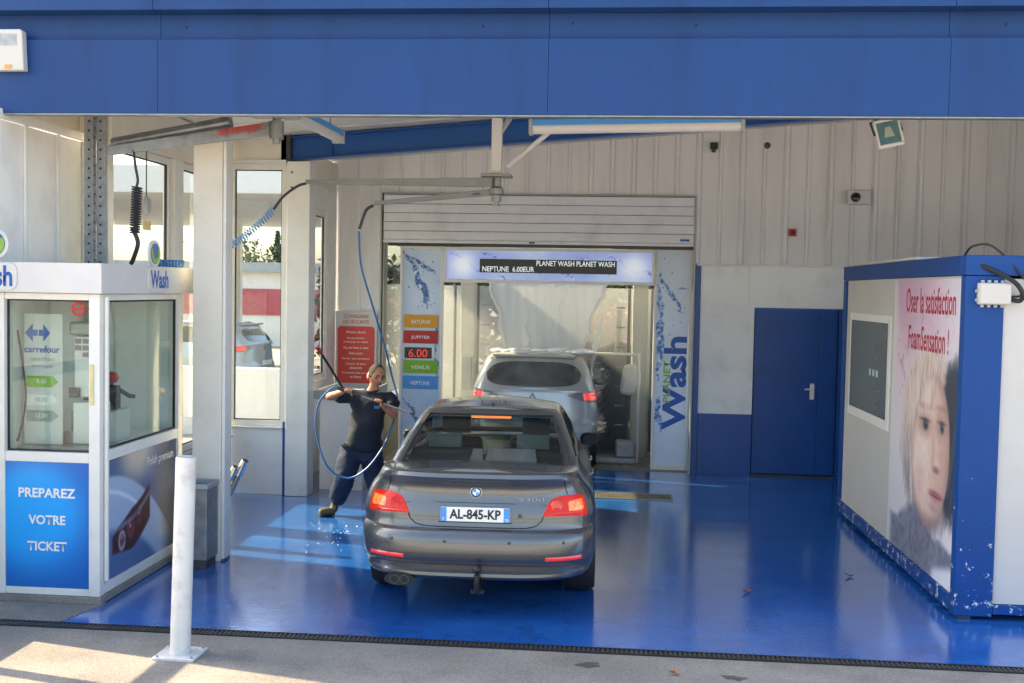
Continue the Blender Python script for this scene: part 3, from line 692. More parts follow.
t = thing('waste_bin', 'grey metal bin standing against the cream column', 'bin', (-3.66, 9.65, 0))
bx('body', 'steel', t, (-3.80, -3.545, 9.42, 9.70, .08, .72), bevel=.006); bx('foot', 'dark_steel', t, (-3.78, -3.56, 9.44, 9.69, 0, .078))
q = MB()
for a in ((-3.81, -3.535, 9.41, 9.44), (-3.81, -3.535, 9.685, 9.712), (-3.81, -3.785, 9.44, 9.685), (-3.56, -3.535, 9.44, 9.685)): q.box(*a, .722, .765)
q.build('rim', 'grey_sill', t, bevel=.003)
for a, b, lb in (((-3.72, 10.3, .52), (-3.575, 10.26, .79), 'shorter of two chrome vacuum tubes leaning out beside the cream column'), ((-3.66, 10.34, .52), (-3.495, 10.3, .85), 'longer of two chrome vacuum tubes leaning out beside the cream column')):
    t = thing('vacuum_tube', lb, 'tube', a, 0, 'chrome tubes beside the column')
    q = MB(); d_ = (Vector(b) - Vector(a)); q.tube([a, Vector(a) + d_ * .9], .03, 16); q.build('tube', 'steel', t, smooth=True)
    q = MB(); q.tube([Vector(a) + d_ * .55, Vector(b)], .036, 16); q.build('collar', 'chrome', t, smooth=True)
    q = MB(); q.tube([Vector(b) + d_ * .001, Vector(b) + d_ * .008], .03, 16); q.build('mouth', 'black', t)
t = thing('tube_holder', 'low grey steel bracket holding two chrome tubes by the column', 'bracket', (-3.74, 10.3, 0))
bx('upright', 'dark_steel', t, (-3.79, -3.74, 10.24, 10.40, 0, .55)); bx('arm', 'dark_steel', t, (-3.735, -3.66, 10.24, 10.40, .48, .51))

t = thing('counter_unit', 'white low counter with grey metal tray top behind the man', 'counter', (-3.5, 13.8, 0))
bx('body', 'white_panel', t, (-3.60, -3.05, 13.42, 14.6, 0, 1.14), bevel=.006)
bx('tray', 'grey_sill', t, (-3.66, -3.0, 13.34, 14.64, 1.145, 1.165), (-3.66, -3.0, 13.34, 13.36, 1.166, 1.25), (-3.66, -3.64, 13.361, 14.64, 1.166, 1.25), (-3.02, -3.0, 13.361, 14.64, 1.166, 1.25), bevel=.003)
t = thing('squeegee', 'black pole with a red tip leaning over the counter', 'brush', (-3.3, 13.6, 1.2))
q = MB(); q.tube([(-3.28, 13.55, 1.17), (-3.545, 13.25, 1.72)], .016); q.build('pole', 'black', t, smooth=True)
q = MB(); q.tube([(-3.545, 13.25, 1.72), (-3.585, 13.2, 1.80)], [.022, .026]); q.build('tip', 'red', t, smooth=True)

# ------------------------------------------------------------------ right kiosk
t = kiosk = thing('foam_kiosk', 'white and blue equipment kiosk with a child poster and dark screen', 'kiosk', (4, 11, 0))
X0, Ya, Yb = 2.70, 9.0, 13.25
bx('corner_post', 'chipped', t, (X0, 2.995, Ya, 9.12, .03, 2.72), bevel=.008)
bx('corner_post', 'chipped', t, (X0, 2.85, Yb - .14, Yb, .10, 2.72), bevel=.008)
bx('corner_post', 'chipped', t, (5.3, 5.6, Ya, 9.12, .10, 2.72), bevel=.008)
bx('top_rail', 'chipped', t, (X0 - .004, 5.604, Ya - .004, 9.14, 2.723, 2.88), (X0 - .004, 2.86, 9.143, Yb, 2.723, 2.88), bevel=.006)
bx('bottom_rail', 'chipped', t, (X0 - .003, 2.84, 9.123, Yb - .143, .04, .165), (2.998, 5.297, Ya + .002, 9.1, .05, .128), bevel=.006)
bx('roof', 'white_panel', t, (2.863, 5.6, 9.143, Yb, 2.78, 2.86), bevel=0)
bx('side_panel', 'box_white', t, (2.722, 2.76, 9.123, Yb - .143, .168, 2.72), bevel=0)
bx('front_panel', 'box_white', t, (2.998, 5.297, 9.02, 9.08, .131, 2.70), bevel=.004)
bx('rear_panel', 'box_white', t, (2.86, 5.6, Yb - .05, Yb - .01, .1, 2.72), (5.56, 5.598, 9.123, Yb - .055, .1, 2.72), bevel=0)
bx('foot', 'dark_steel', t, (2.74, 2.84, 9.03, 9.10, 0, .028), (2.74, 2.84, 12.9, 13.0, 0, .098), (5.4, 5.5, 9.03, 9.1, 0, .098))
bx('skirt', 'black', t, (2.80, 5.5, 9.2, 12.95, .02, .068), bevel=0)
sc_ = bx('screen_frame', 'white_alu', t, (2.705, 2.721, 11.16, 12.88, 1.22, 2.36), bevel=.006)
bx('screen', 'screen', sc_, (2.700, 2.704, 11.26, 12.79, 1.32, 2.28), bevel=.002)
q = MB()
for z, a in ((2.05, .4), (1.98, .35), (1.9, .25), (1.62, .3), (1.56, .5), (1.46, .3), (1.40, .35)):
    q.text({.4: 'LAVAGE', .35: 'MOUSSE', .25: 'FOAM', .3: 'RINCAGE', .5: 'CHOISISSEZ'}[a], frame((2.6985, 11.62, z), *FACE_NX), height=.035, width=a * .7)
q.build('lettering', mat('screen_text', '#8b9697', .4), sc_)
q = MB()
for k in range(3): q.box(2.6975, 2.6985, 11.85 - k * .14, 11.93 - k * .14, 1.72, 1.79)
q.build('icons', mat('screen_icon', '#b8c6cc', .4), sc_)
def girl(U, V):
    x = U * 1.94; y = V * 2.53; n1 = fbm(x, y, 3, 2); n2 = fbm(x * 2, y * 2, 9, 5); wisp = fbm(x * 9 - y * 2.5, y * .9 + x * .5, 3, 5); wisp2 = fbm(x * 12 + y * 2, y * .8, 4, 25)
    img = lerp(blank(U, '#dcd8d6'), hexc('#e3c6d2'), ss(.3, .9, V + .3 * (n1 - .5)))
    img = lerp(img, hexc('#c795b3'), ss(.62, 1.0, V + .35 * (n1 - .5)) * ss(1.0, .1, U) * .75); img = lerp(img, hexc('#d3dae2'), ss(.55, 1, U) * ss(.45, .75, V) * .55)
    img = lerp(img, hexc('#a8477c'), ss(.68, .72, fbm(U * 3, V * 4, 9, 11)) * ss(.45, .8, V) * (1 - ss(.72, .80, V) * .8) * .55)
    hm = 1 - ss(.8, 1.06, np.hypot((x - 1.22) / .86, (y - 1.12) / .86) + .25 * (wisp - .5))                   # hair mass
    lowd = ss(1.25, .75, y); img = lerp(img, hexc('#d8bfae'), hm * .9 * (1 - lowd)); img = lerp(img, hexc('#85777f'), hm * lowd * .9); img = lerp(img, hexc('#a88d80'), hm * ss(.52, .68, wisp) * .55); img = lerp(img, hexc('#efdccd'), hm * ss(.54, .68, wisp2) * ss(1.3, .7, x) * .8)
    dk = 1 - ss(.78, 1.08, np.hypot((x - 1.86) / .36, (y - 1.2) / .72) + .2 * (n2 - .5))
    img = lerp(img, hexc('#2f3742'), dk * .95); img = lerp(img, hexc('#53636e'), dk * ss(.55, .7, wisp) * .6)
    ang = np.hypot((x - 1.27 - .06 * (y - 1)) / (.54 - .10 * np.clip(.72 - y, 0, .5)), (y - 1.03) / np.where(y > 1.03, .72, .66)); f = 1 - ss(.93, 1.02, ang)
    sk = lerp(blank(U, '#e6c4b0'), hexc('#c49a8a'), ss(1.15, 1.85, x + .12 * (n1 - .5))); sk = lerp(sk, hexc('#9c7a76'), ss(.75, 1.0, ang) * .55); sk = lerp(sk, hexc('#f3dccb'), (1 - ss(.1, .36, np.hypot(x - 1.0, (y - .95) * .8))) * .7)
    sk = lerp(sk, hexc('#f1d6c4'), (1 - ss(.05, .32, np.hypot(x - 1.2, (y - 1.52)))) * .5); sk = lerp(sk, hexc('#d49c8e'), (1 - ss(.05, .22, np.hypot(x - 1.02, y - .80))) * .35); sk = sk * (1 + .09 * (n2 - .5))[..., None]
    img = img + (sk - img) * f[..., None]
    neck = (1 - ss(.16, .24, np.abs(x - 1.12))) * (1 - ss(.42, .54, y)); img = lerp(img, hexc('#a5847c'), neck * (1 - f) * .9); img = lerp(img, hexc('#7c6360'), f * (1 - ss(.42, .56, y)) * .45)
    for cx, cy, k in ((1.11, 1.26, 1.15), (1.57, 1.28, .85)):
        img = disc(img, x, y, cx, cy + .01, .17 * k, .10, '#a87e70', .7, .6); img = disc(img, x, y, cx, cy, .10 * k, .042, '#a9968e', .6, .85); img = disc(img, x, y, cx + .02 * k, cy + .008, .06 * k, .046, '#3f4a50', .5, .95)
        img = disc(img, x, y, cx + .02 * k, cy + .008, .022 * k, .022, '#22272c', .4, .9); img = disc(img, x, y, cx, cy + .046, .125 * k, .016, '#5a4039', .7, .75); img = disc(img, x, y, cx, cy + .165, .17 * k, .026, '#9a7462', .8, .5)
        img = disc(img, x, y, cx + .035 * k, cy + .022, .010, .010, '#cfd4d4', .6, .7)
    img = disc(img, x, y, 1.44, 1.08, .035, .12, '#f0d3c2', .9, .5); img = disc(img, x, y, 1.38, 1.04, .05, .12, '#b3877a', .95, .3); img = disc(img, x, y, 1.47, .965, .075, .05, '#e8c3b0', .8, .7); img = disc(img, x, y, 1.46, .915, .08, .028, '#80544b', .8, .7)
    img = disc(img, x, y, 1.47, .705, .17, .034, '#a5575a', .55, .85); img = disc(img, x, y, 1.47, .665, .12, .036, '#c98480', .7, .8); img = disc(img, x, y, 1.47, .69, .155, .009, '#5f2e30', .6, .8); img = disc(img, x, y, 1.43, .585, .11, .03, '#a27469', .9, .45)
    fr = (1 - ss(.7, 1.1, np.hypot((x - 1.0) / .5, (y - 1.66) / .34))) * ss(.42, .66, wisp2); img = lerp(img, hexc('#ecd7c6'), fr * .8); img = lerp(img, hexc('#b39480'), (1 - ss(.7, 1.05, np.hypot((x - 1.05) / .5, (y - 1.62) / .26))) * ss(.58, .7, wisp) * .6)
    sh = 1 - ss(-.05, .05, y - .42 - .16 * np.sin(x * 2.4 + .4) - .12 * (n1 - .5) + .5 * np.maximum(0, np.abs(x - 1.15) - .25)); sh = np.maximum(sh * (1 - f), (1 - ss(.28, .36, y + .1 * (n1 - .5))))
    img = lerp(img, hexc('#7f8090'), sh * .9); img = lerp(img, hexc('#5d6170'), sh * ss(.45, .65, n2) * .6); img = lerp(img, hexc('#dfe3e6'), (1 - ss(-.05, .04, y - .05 - .22 * (x - 1.3))) * ss(1.35, 1.5, x))
    img = lerp(img, img.mean(-1, keepdims=True) * np.ones(3), np.full(U.shape, .12)); return lerp(img, hexc('#d9d7d2'), 1 - ss(.0, .10, U + .05 * (n1 - .5)))
p = poster('poster', t, frame((2.7215, 11.10, .17), *FACE_NX), 1.94, 2.53, girl, .0115)
q = MB(); q.text('Oser la satisfaction', frame((2.717, 9.98, 2.40), *FACE_NX), height=.23, width=1.42, bold=.011); q.text('FoamSensation !', frame((2.717, 10.0, 2.07), *FACE_NX), height=.22, width=1.16, bold=.011)
q.build('lettering', 'red_text', p)
t = thing('junction_box', 'pale grey electrical junction box on the kiosk corner post', 'box', (2.93, 9.0, 2.5))
bx('box', 'box_white', t, (2.815, 3.06, 8.93, 8.996, 2.495, 2.665), bevel=.012)
bx('lid', 'box_white', t, (2.822, 3.053, 8.915, 8.928, 2.502, 2.658), bevel=.006)
q = MB()
for x in (2.85, 2.90, 2.95, 3.0):
    q.tube([(x, 8.963, 2.494), (x, 8.963, 2.475)], .014, 10); q.tube([(x, 8.963, 2.666), (x, 8.963, 2.685)], .014, 10)
for z in (2.53, 2.6): q.tube([(2.814, 8.963, z), (2.798, 8.963, z)], .014, 10)
q.build('cable_gland', 'grey_sill', t)
for lb, pts, r_ in (('thick black cable looping from the kiosk roof into the junction box', [(2.84, 8.99, 2.80), (2.98, 8.93, 2.73), (3.08, 8.90, 2.66), (3.13, 8.90, 2.58), (3.12, 8.93, 2.53), (3.05, 8.96, 2.54)], .018),
                    ('thin black cable arching over the kiosk top edge to its front panel', [(2.78, 9.2, 2.885), (2.80, 9.1, 2.95), (2.9, 9.04, 2.965), (3.0, 9.02, 2.90), (3.12, 8.97, 2.75), (3.19, 8.95, 2.64), (3.14, 8.97, 2.57), (3.07, 8.97, 2.56)], .009)):
    q = MB(); q.tube(spline(pts), r_, 8); tag(q.build('cable', 'black', smooth=True), lb, 'cable')
t = thing('notice', 'small white notice with blue writing on the kiosk front', 'notice', (3.3, 9.0, 1.9))
bx('plate', 'white_text', t, (3.205, 3.45, 9.012, 9.019, 1.82, 2.09), bevel=0)
q = MB(); q.box(3.215, 3.44, 9.009, 9.0115, 2.06, 2.08); q.prism([(-.04, -.03), (.05, -.03), (.05, .02), (.01, .06), (-.02, .03)], frame((3.265, 9.0115, 1.9), *FRONT), 0, .002); q.build('print', 'blue_text', t)
tag(bx('board', 'white_plain', None, (2.72, 2.98, 10.4, 12.9, 2.884, 2.91), bevel=.003), 'long thin white board lying on the kiosk roof edge', 'board')

for o in list(col.objects):                                             # the kiosk and what sits on it stand a little nearer
    if o.parent is None and o.name.split('.')[0] in ('foam_kiosk', 'junction_box', 'notice', 'board') or ('kiosk' in o.get('label', '') and o.get('category') == 'cable'): o.location = o.location + Vector((.02, -.1, 0))
kiosk.rotation_euler.z = R(.85)
# ------------------------------------------------------------------ signs at the wash entrance
YS = 15.85
def zc(y): return 2.54 - (y - 288.6) * .01445
t = thing('programme_panel', 'tall panel with coloured wash programme bands and red price display', 'sign', (-2.76, YS, 0))
bx('frame', 'white_alu', t, (-3.08, -3.045, YS, YS + .12, .0, 3.16), (-2.485, -2.45, YS, YS + .12, .0, 3.16), (-3.044, -2.486, YS, YS + .12, 3.125, 3.16), bevel=.004)
poster('print', t, frame((-3.044, YS + .02, .02), *FRONT), .557, 3.10, lambda U, V: splash(U, V, .557, 3.1, '#a4c0e2', '#2f5c9c', [([(.02, 3.05), (.16, 2.85), (.26, 2.62), (.38, 2.42), (.42, 2.25)], .07), ([(.08, 3.0), (.30, 2.86), (.50, 2.72)], .035), ([(.3, 2.55), (.36, 2.38), (.34, 2.2)], .04), ([(.50, 1.95), (.48, 1.6), (.53, 1.2)], .035), ([(.05, .9), (.25, .6), (.5, .45)], .05)], 6, 90), .0075)
for s_, y0, m_ in (('SATURNE', 315, 'orange'), ('JUPITER', 331, 'red'), ('VENUS', 361, 'green'), ('NEPTUNE', 377, 'sky_blue')):
    b_ = bx('programme_band', m_, t, (-3.02, -2.51, YS - .002, YS + .012, zc(y0 + 13), zc(y0)), bevel=.003)
    q = MB(); q.text(s_, frame((-2.765, YS - .0025, zc(y0 + 9)), *FRONT), height=.055, width=.28, bold=.01); q.build('lettering', 'white_text', b_)
d_ = bx('price_display', 'black_gloss', t, (-3.0, -2.6, YS - .004, YS + .012, zc(359), zc(348)), bevel=.002)
q = MB(); q.text('6.00', frame((-2.8, YS - .0055, zc(358)), *FRONT), height=.12, width=.28, bold=.01); q.build('digits', mat('led_red', (.5, .02, .02), .4, emit=(1, .05, .04), estr=.12), d_)
bx('card_reader', 'white_alu', t, (-2.595, -2.555, YS - .006, YS + .012, zc(359), zc(348)))

t = thing('header_lightbox', 'glowing blue and white lightbox with scrolling display over the entrance', 'sign', (-.93, YS, 2.66))
bx('frame', 'white_alu', t, (-2.44, .60, YS - .06, YS + .2, 3.105, 3.15), (-2.44, .60, YS - .06, YS + .2, 2.64, 2.685), (-2.44, -2.40, YS - .06, YS + .2, 2.686, 3.104), (.56, .60, YS - .06, YS + .2, 2.686, 3.104), bevel=.006)
def lbx(U, V):
    rr = np.random.default_rng(4); st = []
    for k in range(13):
        x0 = .05 + k * .23; y0 = rr.uniform(.05, .40); st.append(([(x0, y0), (x0 + .1, y0 - .04), (x0 + .22, y0 - .10)], .018))
    img = splash(U, V, 2.958, .416, '#8097dc', '#3a50b4', st, 15, 120)
    img = lerp(img, hexc('#8fa6ea'), np.full(U.shape, .25)); return lerp(img, hexc('#f2f6ff'), np.clip(ss(.95, .1, np.hypot((U - .085) / .10, (V - .5) / .8)) + ss(.95, .1, np.hypot((U - .915) / .12, (V - .5) / .8)), 0, 1) * .9)
poster('lit_face', t, frame((-2.399, YS - .03, 2.687), *FRONT), 2.958, .416, lbx, .012, 'lightbox')
d_ = bx('display', 'black_gloss', t, (-1.91, .06, YS - .05, YS - .037, 2.79, 2.985), bevel=.003)
q = MB(); q.text('NEPTUNE  6.00EUR', frame((-1.87, YS - .0505, 2.805), *FRONT), height=.075, width=.75, align='LEFT', bold=.01); q.text('PLANET WASH PLANET WASH', frame((.03, YS - .0505, 2.895), *FRONT), height=.075, width=1.12, align='RIGHT', bold=.01)
q.build('dot_text', mat('led_white', '#dfe7e7', .5, emit='#dfeaea', estr=.15), d_)

t = thing('brand_banner', 'tall pale splash banner with vertical blue Wash and green PLANET lettering', 'sign', (.87, YS, 0))
bx('frame', 'white_alu', t, (.60 + .002, .64, YS, YS + .12, .0, 3.17), (1.10, 1.14, YS, YS + .12, .0, 3.17), (.641, 1.099, YS, YS + .12, 3.13, 3.17), (.641, 1.099, YS - .01, YS + .12, .0, .06), bevel=.004)
def bann(U, V):
    return splash(U, V, .458, 3.07, '#c9d6e6', '#3b73b6', [([(.03, 2.78), (.10, 2.62), (.19, 2.50), (.26, 2.36), (.40, 2.20)], .045), ([(.02, 2.62), (.07, 2.3), (.04, 1.95), (.07, 1.55), (.03, 1.2)], .055), ([(.30, 2.52), (.42, 2.58)], .025), ([(.04, 1.0), (.05, .7), (.12, .45)], .04)], 13, 80)
p = poster('print', t, frame((.641, YS + .02, .06), *FRONT), .458, 3.07, bann, .01)
VR = ((0, 0, 1), (-1, 0, 0))
q = MB(); q.text('Wash', frame((1.085, YS + .012, 1.25), *VR), height=.33, width=1.34, bold=.03); q.build('lettering', 'blue_text', p)
q = MB(); q.text('PLANET', frame((.855, YS + .011, 1.27), *VR), height=.095, width=.60, bold=.02); q.build('lettering', 'green_text', p)

t = thing('safety_sign', 'white and red safety rules board on the back wall behind the man', 'sign', (-3.65, 15.55, 1.1))
bx('board', 'white_plain', t, (-3.96, -3.35, 15.56, 15.575, 1.12, 2.2), bevel=.002)
pl = []
for cx, cy, a0 in ((.22, .36, 0), (-.22, .36, 90), (-.22, -.36, 180), (.22, -.36, 270)): pl += [(cx + .05 * math.cos(R(a0 + k * 22.5)), cy + .05 * math.sin(R(a0 + k * 22.5))) for k in range(5)]
q = MB(); q.prism(pl, frame((-3.655, 15.559, 1.57), *FRONT), 0, .004); p = q.build('red_panel', 'red_sign', t)
q = MB()
for s_, z, w_ in (('Moteur allumé', 1.88, .28), ('Ne pas toucher,', 1.79, .27), ('ni bloquer le volant', 1.735, .36), ('Pas de frein à main', 1.655, .36), ('Point mort', 1.575, .2), ('Rester sans pression', 1.495, .40), ('Capteur de pluie', 1.42, .29), ('désactivé', 1.365, .18), ('Fermeture des portes', 1.29, .4), ('et vitres', 1.235, .16)):
    q.text(s_, frame((-3.655, 15.555, z), *FRONT), height=.034, width=w_, bold=.01)
q.build('lettering', 'white_text', p)
q = MB(); q.text('CONSIGNES', frame((-3.655, 15.559, 2.10), *FRONT), height=.05, width=.36, bold=.01); q.text('DE SÉCURITÉ', frame((-3.655, 15.559, 2.02), *FRONT), height=.06, width=.38, bold=.01); q.build('lettering', 'red_sign', t)

# ------------------------------------------------------------------ small wall things
t = thing('siren_box', 'white alarm siren box on the blue canopy fascia', 'alarm', (-4.87, 8.58, 4.4))
q = MB(); q.prism([(-.13, -.17), (.13, -.17), (.115, .14), (.1, .16), (-.1, .16), (-.115, .14)], frame((-4.87, 8.599, 4.40), *FRONT), 0, .075); q.build('cover', 'box_white', t, bevel=.012)
bx('label', 'galv', t, (-4.94, -4.80, 8.521, 8.5235, 4.43, 4.52), bevel=0); bx('lamp', 'orange', t, (-4.90, -4.84, 8.518, 8.5235, 4.245, 4.275), bevel=.002)
t = thing('floodlight', 'tilted white framed LED floodlight under the canopy', 'lamp', (2.4, 9.5, 3.95))
TF = Matrix.Translation((2.245, 9.4, 3.895)) @ Matrix.Rotation(R(-12), 4, 'Y') @ Matrix.Rotation(R(-10), 4, 'X') @ Matrix.Diagonal((.70, 1, .95, 1))
q = MB()
for a in ((-.15, .15, .10, .125), (-.15, .15, -.125, -.10), (-.15, -.125, -.10, .10), (.125, .15, -.10, .10)): q.box(a[0], a[1], -.02, .03, a[2], a[3], TF)
q.build('frame', 'white_plain', t, bevel=.006)
q = MB(); q.box(-.124, .124, -.012, -.005, -.099, .099, TF); q.build('glass', mat('flood_glass', '#5d7e86', .1, coat=1, vary=.2, scale=8), t)
q = MB(); q.prism([(-.06, -.04), (.06, -.04), (.03, .05), (-.03, .05)], TF @ frame((0, 0, 0), *FRONT), .013, .0145); q.build('led_array', mat('led', '#a3ab97', .4), t)  # pale wedge imitating a bright reflection in the glass
q = MB(); q.box(-.11, .11, .031, .07, -.08, .08, TF)
for k in range(6): q.box(-.1 + k * .038, -.092 + k * .038, .07, .095, -.075, .075, TF)
q.build('heat_sink', 'dark_steel', t)
q = MB(); q.tube([TF @ Vector((-.16, .0, 0)), TF @ Vector((-.16, .05, .13)), TF @ Vector((0, .06, .17)), TF @ Vector((.16, .05, .13)), TF @ Vector((.16, 0, 0))], .01); q.tube([TF @ Vector((0, .06, .17)), (2.26, 9.5, 4.8)], .012); q.build('bracket', 'dark_steel', t)
t = thing('wall_camera', 'white box camera with dark round lens on the ribbed wall', 'camera', (3.33, 15.5, 3.9))
bx('housing', 'white_plain', t, (3.18, 3.49, 15.47, 15.56, 3.80, 3.99), bevel=.015)
q = MB(); q.lathe([(0, .05), (.05, .04), (.068, 0)], frame((3.29, 15.47, 3.895), *FRONT), 18); q.build('lens', 'black_gloss', t, smooth=True)
t = thing('alarm_button', 'small square red box on the ribbed wall above the door', 'button', (2.47, 15.55, 3.4)); bx('body', 'red', t, (2.42, 2.52, 15.53, 15.56, 3.355, 3.455), bevel=.006); bx('window', 'black', t, (2.445, 2.495, 15.525, 15.529, 3.38, 3.43), bevel=0)
t = thing('wall_sensor', 'small black square sensor high on the ribbed wall', 'sensor', (1.36, 15.5, 4.6)); bx('body', 'black', t, (1.31, 1.41, 15.47, 15.56, 4.54, 4.63), bevel=.008); bx('bracket', 'dark_steel', t, (1.335, 1.385, 15.5, 15.56, 4.50, 4.538))
t = thing('dome_sensor', 'tiny round dark sensor high on the ribbed wall', 'sensor', (2.09, 15.5, 4.6)); q = MB(); q.lathe([(0, .06), (.03, .05), (.045, .02), (.045, 0)], frame((2.09, 15.56, 4.6), *FRONT), 14); q.build('dome', 'dark_steel', t, smooth=True); bx('plate', 'clad', t, (2.05, 2.13, 15.561, 15.566, 4.56, 4.68))

# batten lamps
def batten(lb, p0, p1, r_=.055):
    p0, p1 = Vector(p0), Vector(p1); t = thing('batten_lamp', lb, 'lamp', (p0 + p1) / 2, 0, 'strip lamps under the roof')
    d = (p1 - p0); L = d.length; u = d.normalized(); T = frame((p0 + p1) / 2, u, (0, 0, 1))
    q = MB(); q.box(-L / 2 + .03, L / 2 - .03, .0, .06, -.06, .06, T); q.build('housing', 'sky_blue', t, bevel=.01)
    q = MB(); q.tube([T @ Vector((-L / 2 + .03, -.015, 0)), T @ Vector((L / 2 - .03, -.015, 0))], r_, 16); q.build('diffuser', 'white_plain', t, smooth=True)
    q = MB(); q.box(-L / 2, -L / 2 + .035, -.075, .065, -.065, .065, T); q.box(L / 2 - .035, L / 2, -.075, .065, -.065, .065, T); q.build('end_cap', 'grey_sill', t, bevel=.008)
    q = MB(); q.tube([T @ Vector((-L * .3, .06, 0)), T @ Vector((-L * .3, .5, 0))], .008, 6); q.tube([T @ Vector((L * .3, .06, 0)), T @ Vector((L * .3, .5, 0))], .008, 6); q.build('hanger', 'galv', t)
batten('long blue and white strip lamp hung parallel to the canopy fascia', (-.78, 10, 4.02), (1.14, 10, 4.06))
batten('short white strip lamp hung lengthwise near the red lettered boom', (-2.90, 9.7, 4.10), (-2.86, 11.3, 4.10))

# ------------------------------------------------------------------ jib booms
t = thing('boom_superjet', 'grey jib boom with red SUPERJET lettering above the booth', 'boom', (-2.92, 9.3, 3.8)); t.name = 'lettered_boom'
q = MB(); q.tube([(-2.90, 9.3, 4.25), (-2.90, 9.3, 3.76)], .035, 16); q.tube([(-2.90, 9.3, 3.95), (-2.90, 9.3, 3.80)], .062, 16); q.box(-3.12, -2.72, 9.2, 9.4, 3.985, 4.0); q.build('pivot', 'steel', t, smooth=True, sharp=40)
q = MB(); q.prism([(0, -.055), (0, .06), (-1.44, -.155), (-1.44, -.235)], frame((-2.96, 9.28, 3.885), *FRONT), -.05, .0); q.build('lower_arm', 'steel', t, bevel=.006)
q = MB(); q.tube([(-3.42, 9.40, 3.945), (-4.42, 9.44, 3.77)], .052, 14); q.tube([(-3.42, 9.40, 3.945), (-3.34, 9.40, 3.96)], .058, 14); q.build('upper_tube', 'steel', t, smooth=True)
TT = frame((-2.985, 9.228, 3.855), (1, 0, .139), (-.139, 0, 1))
q = MB(); q.text('SUPERJET', TT, height=.072, width=.40, align='RIGHT', bold=.03, depth=.002); q.build('lettering', 'red', t)
q = MB(); q.tube(spline([(-4.17, 9.29, 3.70), (-4.15, 9.29, 3.55), (-4.13, 9.29, 3.44), (-4.14, 9.29, 3.38)]), .012, 8)
q.tube(helix((-4.14, 9.30, 3.38), (-4.17, 9.32, 2.98), .042, 18, 10), .0075, 6)
q.tube(spline([(-4.19, 9.32, 3.02), (-4.15, 9.34, 2.9), (-4.19, 9.36, 2.78), (-4.23, 9.38, 2.71)]), .02, 8)
tag(q.build('spiral_hose', 'hose_dark', smooth=True), 'dark spiral hose hanging from the lettered boom onto the booth roof', 'hose')
t = thing('gun_holder', 'grey gun holder with yellow tag hanging by the glazed wall', 'holder', (-4.4, 10, 3.1)); 
q = MB(); q.lathe([(0, .03), (.05, .028), (.07, .0), (0, -.01)], frame((-4.45, 10.2, 3.28), *FACE_PX), 20); bmesh.ops.scale(q.bm, vec=(1, 1, 1.5), space=Matrix.Translation((0, 0, -3.28)), verts=q.bm.verts); q.build('body', 'grey_sill', t, smooth=True)
bx('tag', 'thermo', t, (-4.455, -4.445, 10.12, 10.30, 3.05, 3.14)); q = MB(); q.tube([(-4.45, 10.2, 3.9), (-4.45, 10.2, 3.38)], .006, 6); q.build('cord', 'black', t)

t = thing('jib_boom', 'pale grey double arm wash boom hanging on a white post above the car', 'boom', (-1.2, 11.3, 3.6))
bx('hanger_post', 'white_plain', t, (-1.26, -1.155, 11.25, 11.35, 3.72, 4.6), bevel=.006)
q = MB(); q.tube([(-1.10, 11.3, 3.80), (-.60, 11.3, 4.22), (-.56, 11.3, 4.30)], .026, 12); q.tube([(-1.19, 11.36, 4.15), (-1.10, 11.9, 4.45)], .03, 10); q.build('brace', 'white_plain', t, smooth=True)
bx('flange', 'steel', t, (-1.36, -1.05, 11.18, 11.42, 3.695, 3.72)); bx('roof_plate', 'white_plain', t, (-1.4, -1.0, 11.2, 11.4, 4.5, 4.56))
q = MB(); q.lathe([(0, -.04), (.05, -.04), (.05, .02), (.07, .03), (.07, .09), (.045, .11), (.045, .2), (0, .2)], Matrix.Translation((-1.205, 11.3, 3.49)), 18); q.tube([(-1.205, 11.3, 3.46), (-1.205, 11.3, 3.40)], .03, 12); q.build('swivel', 'steel', t, smooth=True, sharp=40)
q = MB(); q.prism([(0, -.045), (0, .05), (-1.94, .012), (-1.94, -.03)], frame((-1.25, 11.22, 3.635), *FRONT), -.06, 0); q.build('upper_arm', 'grey_arm', t, bevel=.005)
q = MB(); q.prism([(0, -.03), (0, .035), (-1.24, -.105), (-1.24, -.145)], frame((-1.25, 11.34, 3.545), *FRONT), -.06, 0); q.build('lower_arm', 'grey_arm', t, bevel=.005)
q = MB(); q.text('wash', frame((-1.42, 11.339, 3.515), (1, 0, .1), (-.1, 0, 1)), height=.03, bold=.02); q.build('arm_mark', 'black', t)
q = MB(); q.tube(spline([(-3.19, 11.25, 3.61), (-3.28, 11.25, 3.58), (-3.42, 11.22, 3.47), (-3.52, 11.2, 3.33)]), .014, 8); q.build('hose_stub', 'hose_dark', t, smooth=True)
q = MB(); q.tube(helix((-3.52, 11.2, 3.33), (-4.1, 11.0, 2.84), .038, 26, 10, sag=.05), .0062, 6)
tag(q.build('coil_hose', 'hose_pale', smooth=True), 'pale blue coiled hose strung from the double arm boom to the column', 'hose')

